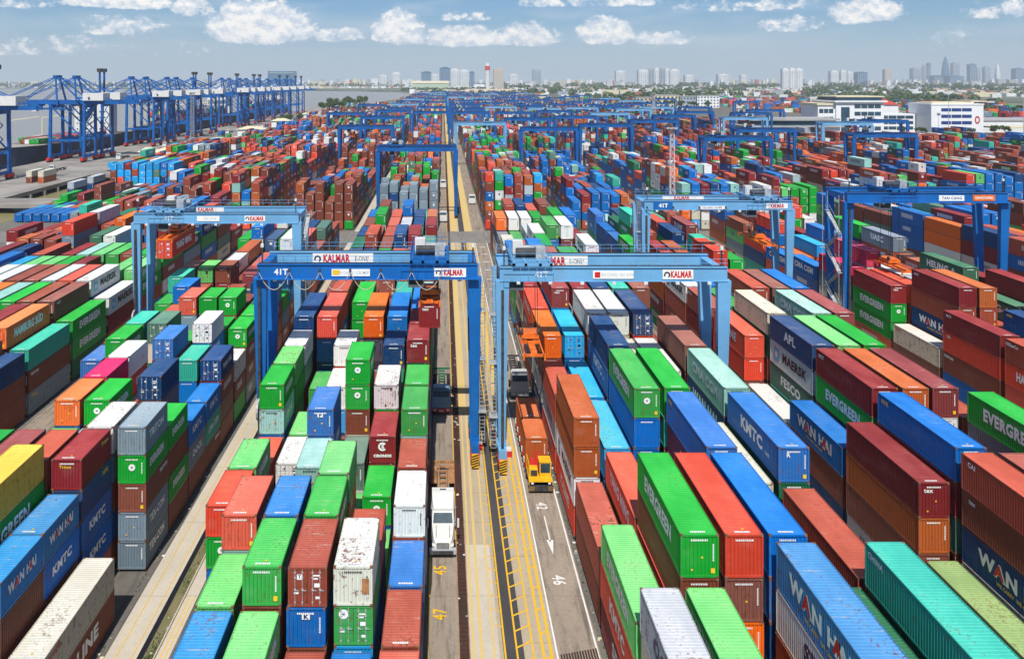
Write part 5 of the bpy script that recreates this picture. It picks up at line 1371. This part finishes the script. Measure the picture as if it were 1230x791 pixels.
# skyline towers: x0, x1, top in the photograph's pixels, distance, material, words
sky_t = [(506,518,87,5200,TBLUE,'shorter blue glass tower left of the striped tower'),(528,541,82,5000,TBLUE,'taller blue glass tower left of the striped tower'),(541.5,551,84,5300,TWHITE,'white tower just right of the taller blue tower'),(552,563,85,5400,TWHITE,'second white tower right of the taller blue tower'),
 (564,570,87,5200,TBLUE,'small blue tower just left of the striped tower'),(593,605,83.5,3600,BEIGEW,'beige slab tower right of the striped tower'),(471,481,88,5600,TWHITE,'white tower furthest left of the central skyline'),(456,465,91,5800,TWHITE,'low white tower on the left of the skyline'),
 (518,527,90,5600,TWHITE,'white tower between the two blue towers'),(640,650,84,7000,TGREY,'grey tower with cranes right of the striped tower'),(612,622,90,6500,TWHITE,'white block right of the beige slab tower'),(740,751,86,7000,TWHITE,'white tower at the left of the middle skyline'),(767,779,85,6500,TWHITE,'white tower left of the tight row of towers'),
 (780,785,83.5,6000,TGREY,'first grey tower in the tight row of towers'),(786,792,83,6010,TWHITE,'second tower in the tight row of towers'),(793,798,83,6020,TGREY,'third tower in the tight row of towers'),(799,804,83.5,6030,TWHITE,'fourth tower in the tight row of towers'),(805,816,84.5,6000,TWHITE,'broad white tower ending the tight row of towers'),
 (823,833,91,6000,TWHITE,'low white tower in the middle of the skyline'),(863,876,90,6200,TWHITE,'low broad tower in the middle of the skyline'),(890,897,91,7000,TWHITE,'thin tower left of the white slab block'),(940,948,83.5,3600,TWHITE,'left part of the big white slab block'),(948.5,956,83.2,3600,TWHITE,'middle part of the big white slab block'),(956.5,964.5,83.5,3600,TWHITE,'right part of the big white slab block'),
 (998,1008,86,6500,TWHITE,'white tower right of the white slab block'),(1010,1017,85.5,6500,TWHITE,'second white tower right of the slab block'),(1018,1024,87,6500,TWHITE,'third white tower right of the slab block'),(1030,1042,87.5,6500,TBLUE,'squat blue tower in the right skyline'),(1063,1071,84,6800,BEIGEW,'beige tower in the right skyline'),
 (1097,1108,82.5,8500,TGREY,'hazy grey tower at the left of the business district'),(1109,1113,79,8600,TGREY,'left of the twin hazy towers'),(1114,1118,77,8600,TBLUE,'right of the twin hazy towers'),(1145,1153,76.5,8600,TGREY,'hazy tower right of the tallest tapering tower'),(1165,1173,78,8500,TBLUE,'blue hazy tower in the business district'),(1173.5,1178,82,8500,TGREY,'small grey tower beside the blue hazy tower'),
 (1183,1190,81,8500,TGREY,'grey hazy tower right of the blue hazy tower'),(1220,1231,83,8000,TBLUE,'blue tower at the right edge of the skyline'),(1122,1136,91.5,7600,TBLUE,'low blue block below the tallest tower'),(1141,1158,92,7500,TBLUE,'second low blue block below the skyline')]
for i, (xa, xb, yt, Y, m, lab) in enumerate(sky_t):
    X0, X1 = (xa-532)*Y/F, (xb-532)*Y/F; h = CAMH + (98-yt)*Y/F; w = X1-X0
    r = empty('tower_block', (X0, Y, -3)); q = M(); q.box(0, w, 0, w*.8, 0, h+3, m); q.build('wall', None, r)
    q = M(); q.box(w*.25, w*.75, w*.2, w*.6, h+3, h+3+h*.04, m); q.build('roof_plant', None, r)
    nc = max(2, int((xb-xa)/2.2)); wm = TGREY if m is not TGREY else TBLUE
    for k in range(nc):
        q = M(); x = w*(k+.25)/nc
        for j in range(16): z = h*(.05+.057*j); q.box(x, x+w*.5/nc, -.5, 0, z, z+h*.03, wm)
        tag(q.build('window_column', None, r), kind='stuff')
    tag(r, lab, 'tower', 'skyline towers')
def taper_tower(xc, yt, Y, w0, lab, m):
    X = (xc-532)*Y/F; h = CAMH + (98-yt)*Y/F; r = empty('tapering_tower', (X, Y, -3)); q = M()
    secs = [(0, 1), (.5, .85), (.75, .6), (.9, .3), (1.0, .06)]
    for (a, wa), (b, wb) in zip(secs[:-1], secs[1:]): q.beam((0,0,h*a),(0,0,h*b), w0*wa, w0*wa, m, w0*wb, w0*wb)
    q.build('wall', None, r); q = M(); q.box(-w0*.3, w0*.3, -w0*.5-1, -w0*.3, 0, h*.4, m); q.build('podium', None, r); tag(r, lab, 'tower', 'skyline towers')
taper_tower(1135.5, 67.5, 8800, 62, 'tallest tapering tower of the hazy business district', TBLUE)
taper_tower(1198, 75, 8500, 42, 'white needle-topped tower at the right of the business district', TWHITE)

# low town: thousands of small roofs, one mass
def multibox(name, arr, mats_, label, kind='stuff'):
    q = M()
    for (x0,x1,y0,y1,z0,z1,m) in arr: q.box(x0,x1,y0,y1,z0,z1,m)
    o = q.build(name); tag(o, label, 'town', kind=kind); return o
town = []
for i in range(5200):
    Y = random.triangular(2050, 9500, 4200); X = random.uniform(-.02*Y - 60, .75*Y) if Y < 5000 else random.uniform(-.3*Y, .75*Y)
    if Y < 2600 and X < 60: continue
    if 3600 < Y < 4000 and X < 60: continue
    w = random.uniform(8, 30); d = random.uniform(8, 30); h = random.uniform(4, 14)
    if random.random() < .06: w *= 3.5; h = 12
    if Y > 6000 and random.random() < .25: h = random.uniform(20, 60)
    m = random.choice([TWHITE, TWHITE, WALLW, WALLW, CREAM, GREYROOF, BEIGEW, ORROOF, TGREY] + ([TBLUE] if random.random() < .15 else []))
    town.append((X, X+w, Y, Y+d, -3, h, m))
multibox('low_town', town, None, 'mass of small white and grey houses and sheds spreading to the horizon')
farc = []
for i in range(900):
    X = random.uniform(300, 900); Y = random.uniform(900, 1900)
    if X < 470 and Y < 1450: X += 190
    b = PAL[random.choice(RANDCODES)][0]
    for t in range(random.randint(1, 4)): farc.append((X, Y, t*2.6, X+12, Y+2.4 if i % 2 else Y+12, t*2.6+2.55, b[0], b[1], b[2], random.random()))
bulk_object('outer_yard_containers', farc, 'containers in the outer yards behind the office buildings')

# ------------------------------------------------------------------ trees
def crown_mesh(r, h, n, seed):
    rr = random.Random(seed); q = M(); lobes = [(rr.gauss(0, r*.4), rr.gauss(0, r*.4), h*rr.uniform(.45, .85), r*rr.uniform(.4, .65)) for _ in range(9)]
    for i in range(n):
        lx, ly, lz, lr = rr.choice(lobes); a = rr.uniform(0, 6.283); c = rr.uniform(-.6, 1); s = math.sqrt(max(0, 1-c*c)); rad = lr*rr.uniform(.6, 1.05)
        x, y, z = lx+rad*s*math.cos(a), ly+rad*s*math.sin(a), lz+rad*c*.8; k = r*.09*rr.uniform(.7, 1.5)
        d = Vector((rr.gauss(0,1), rr.gauss(0,1), rr.gauss(0,1))).normalized(); e = d.orthogonal().normalized(); f = d.cross(e)
        P = Vector((x,y,z)); q.quad(*[tuple(P + e*u*k + f*v*k) for u, v in ((-1,-.7),(1,-.7),(.8,.8),(-.8,.8))])
    return q.mesh('crown', LEAF)
def tree_thing(x, y, h, seed, label, z=0):
    r = empty('leafy_tree', (x, y, z)); q = M(); q.tube((0,0,0),(0,0,h*.5), h*.03, h*.018, 7, BARK)
    for k in range(4): a = k*1.6; q.tube((0,0,h*.35),(math.cos(a)*h*.22, math.sin(a)*h*.22, h*.62), h*.014, h*.006, 5, BARK)
    q.build('trunk', None, r); link('crown', CR[seed % 4], r).scale = (h/10,)*3
    tag(r, label, 'tree', 'trees around the yard'); return r
CR = [crown_mesh(4.5, 10, 900, i) for i in range(4)]
tp = [(-161, 1150, 15), (-150, 1180, 17), (-140, 1210, 16), (-128, 1240, 15), (-166, 1280, 18), (-148, 1330, 18), (-130, 1360, 17), (-155, 1400, 18), (-139, 1460, 18)]
for i, (x, y, h) in enumerate(tp): tree_thing(x, y, h, i, 'dark green riverside tree at the left end of the yard, number %s from the camera' % ORD[i])
for i, (x, y, h) in enumerate([(-157, 830, 9), (-153, 850, 10), (-160, 880, 9), (-150, 905, 9)]): tree_thing(x, y, h, i, 'small tree between the quay road and the stacks, %s of the four' % ORD[i])
for i, (x, y, h) in enumerate([(382, 684, 7), (400, 682, 6), (418, 681, 6), (440, 684, 8), (452, 690, 8), (370, 690, 7)]): tree_thing(x, y, h, i+2, 'small round tree in front of the white offices, %s of the six' % ORD[i])
for i, (x, y, h) in enumerate([(295, 1360, 14), (308, 1350, 15), (330, 1340, 15), (352, 1345, 14), (372, 1342, 13), (395, 1350, 12), (418, 1352, 12), (282, 1370, 13)]): tree_thing(x, y, h, i+1, 'leafy tree below the cream and white blocks, %s of eight' % ORD[i])
# tree belts: leaf clumps joined in one mass
base = np.array([(-1,-.7),(1,-.7),(.8,.8),(-.8,.8)])
def belt(name, pts, label):
    Vs = []; 
    for (X, Y, h, n) in pts:
        for k in range(n):
            a = random.uniform(0, 6.283); c = random.uniform(-.2, 1); s = math.sqrt(max(0, 1-c*c)); r = h*.55
            P = Vector((X + r*s*math.cos(a), Y + r*s*math.sin(a), h*.45 + h*.5*c)); kk = h*.16*random.uniform(.7, 1.4)
            d = Vector((random.gauss(0,1), random.gauss(0,1), random.gauss(.6,1))).normalized(); e = d.orthogonal().normalized(); f = d.cross(e)
            Vs += [tuple(P + e*u*kk + f*v*kk) for u, v in base]
    me = bpy.data.meshes.new(name); me.from_pydata(Vs, [], [(4*i,4*i+1,4*i+2,4*i+3) for i in range(len(Vs)//4)]); me.materials.append(LEAF); me.update()
    o = link(name, me); tag(o, label, 'trees', kind='stuff')
pts = []
for Y, n, h in ((1150, 60, 11), (1500, 90, 12), (1750, 180, 13), (2000, 220, 15), (2300, 240, 16), (2750, 260, 18), (3300, 260, 20), (4100, 280, 24), (5200, 280, 30)):
    for i in range(n):
        X = random.uniform((470 if Y < 1400 else 330) if Y < 2000 else (-60 if Y < 3000 else 60), .72*Y + 60); 
        if math.sin(X*.012 + Y) + random.uniform(-.8, .8) < -.2: continue
        pts.append((X, Y + random.gauss(0, 60), h*random.uniform(.6, 1.2), 26))
for i in range(420): X = random.uniform(-5200, -250); pts.append((X, 5500 + random.gauss(0, 60) , 28*random.uniform(.5, 1.2), 14))
for i in range(120): X = random.uniform(-170, 60); pts.append((X + (0), random.uniform(3300, 3700), 16*random.uniform(.6, 1.1), 22))
belt('distant_tree_belts', pts, 'dark belts of trees among the far houses and along the far river bank')
lb = []
for i in range(500):
    X = random.uniform(-5200, -300); Y = random.uniform(5500, 9000); w = random.uniform(15, 50); lb.append((X, X+w, Y, Y+20, -3, random.choice([8, 12, 15, 40 if X < -900 else 60]), random.choice([TWHITE, TWHITE, TGREY, CREAM])))
multibox('far_bank_town', lb, None, 'tiny pale buildings on the far bank of the river')
q = M(); Yb = 1060
r = empty('blue_building', (-1136, 5560, -3)); q.box(0, 174, 0, 90, 0, 111, TBLUE); q.build('wall', None, r); q = M(); q.box(6, 168, -.6, 0, 98, 103, TGREY); q.build('window_band', None, r)
tag(r, 'big blue glass block on the far bank behind the quay cranes', 'building')
# small quay houses
def hut(x, y, w, d, h, lab, z=0, roof=CREAM, wall=WALLW):
    r = empty('quay_house', (x, y, z)); q = M(); q.box(0, w, 0, d, 0, h, wall); q.build('wall', None, r); q = M()
    q.quad((-1,-1,h),(w+1,-1,h),(w*.7,d/2,h+2.4),(w*.3,d/2,h+2.4), roof); q.quad((w*.3,d/2,h+2.4),(w*.7,d/2,h+2.4),(w+1,d+1,h),(-1,d+1,h), roof); q.poly([(-1,-1,h),(w*.3,d/2,h+2.4),(-1,d+1,h)], roof); q.poly([(w+1,-1,h),(w+1,d+1,h),(w*.7,d/2,h+2.4)], roof); q.build('roof', None, r)
    q = M(); q.box(w*.3, w*.45, -.1, 0, h*.3, h*.8, DGLASS); q.build('window', None, r); tag(r, lab, 'building')
hut(-158, 465, 16, 12, 4.5, 'low white canal-side house with a pale roof near the lattice mast'); hut(-168, 474, 8, 8, 4, 'small pale-roofed hut on the quay edge'); hut(-158, 660, 20, 14, 6, 'cream roofed house beyond the canal'); hut(-160, 800, 16, 14, 6, 'cream roofed house behind the trees on the quay'); hut(-160, 960, 24, 14, 6, 'farthest cream roofed house by the quay')

# ------------------------------------------------------------------ lattice masts and lamp poles
def mast(x, y, h, lab, m=WHITE, z=0, w=1.4):
    r = empty('lattice_mast', (x, y, z)); q = M()
    for sx in (-1, 1):
        for sy in (-1, 1): q.beam((sx*w/2, sy*w/2, 0), (sx*w/3, sy*w/3, h), .14, .14, m)
    n = int(h/1.6)
    for k in range(n):
        a = h*k/n; b = h*(k+1)/n; ww = w/2*(1-.33*k/n)
        for sy in (-1, 1): q.beam((-ww, sy*ww, a), (ww, sy*ww, b), .08, .08, m if (k//3) % 2 else (REDM if m is WHITE else m)); q.beam((ww, sy*ww, a), (-ww, sy*ww, b), .08, .08, m)
        for sx in (-1, 1): q.beam((sx*ww, -ww, a), (sx*ww, ww, b), .08, .08, m)
    q.build('lattice', None, r); q = M(); q.box(-1.3, 1.3, -1.3, 1.3, h, h+.2, STEEL)
    for a in range(6): t = a*1.05; q.box(1.2*math.cos(t)-.3, 1.2*math.cos(t)+.3, 1.2*math.sin(t)-.3, 1.2*math.sin(t)+.3, h+.2, h+.7, GREYST)
    q.build('lamp_ring', None, r); tag(r, lab, 'mast', 'floodlight masts')
mast(-146, 500, 36, 'grey lattice mast beside the canal, in front of the quay cranes', GREYST, w=2.2)
mast(62.0, 232, 30, 'red and white lattice mast standing behind the light blue crane on the right', WHITE)
mast(150, 610, 34, 'red and white lattice mast in front of the cream block', WHITE, w=2.0)
def pole(x, y, h, lab):
    r = empty('lamp_pole', (x, y, 0)); q = M(); q.tube((0,0,0),(0,0,h),.28,.12,8,GREYST); q.build('pole', None, r); q = M(); q.box(-1.4,1.4,-.6,.6,h,h+.4,GREYST); q.build('lamp_head', None, r); tag(r, lab, 'lamp pole', 'lamp poles')
for x, y, h, lab in ((114, 700, 36, 'tall thin lamp pole right of the yard centre'), (398, 705-30, 37, 'tall lamp pole standing in front of the white offices'), (235, 660, 36, 'tall lamp pole left of the terminal hall'), (455, 672, 36, 'tall lamp pole right of the white offices'), (-133, 820, 34, 'tall lamp pole by the left edge of the yard'), (36, 640, 36, 'tall lamp pole near the middle of the yard')): pole(x, y, h, lab)

# ------------------------------------------------------------------ clouds and haze are air: haze box round everything built
def haze():
    q = M(); q.box(-12000, 12000, -700, 12000, -6, 345); o = q.build('haze'); tag(o, 'thin pale haze over the whole port', 'haze', kind='stuff')
    m = bpy.data.materials.new('haze_air'); m.use_nodes = True; nt = m.node_tree; nt.nodes.clear(); out = nt.nodes.new('ShaderNodeOutputMaterial'); v = nt.nodes.new('ShaderNodeVolumePrincipled')
    v.inputs['Color'].default_value = (.86, .94, 1, 1); v.inputs['Density'].default_value = HAZE; v.inputs['Anisotropy'].default_value = 0
    nt.links.new(v.outputs[0], out.inputs['Volume']); o.data.materials.append(m)
HAZE = .000085
haze()
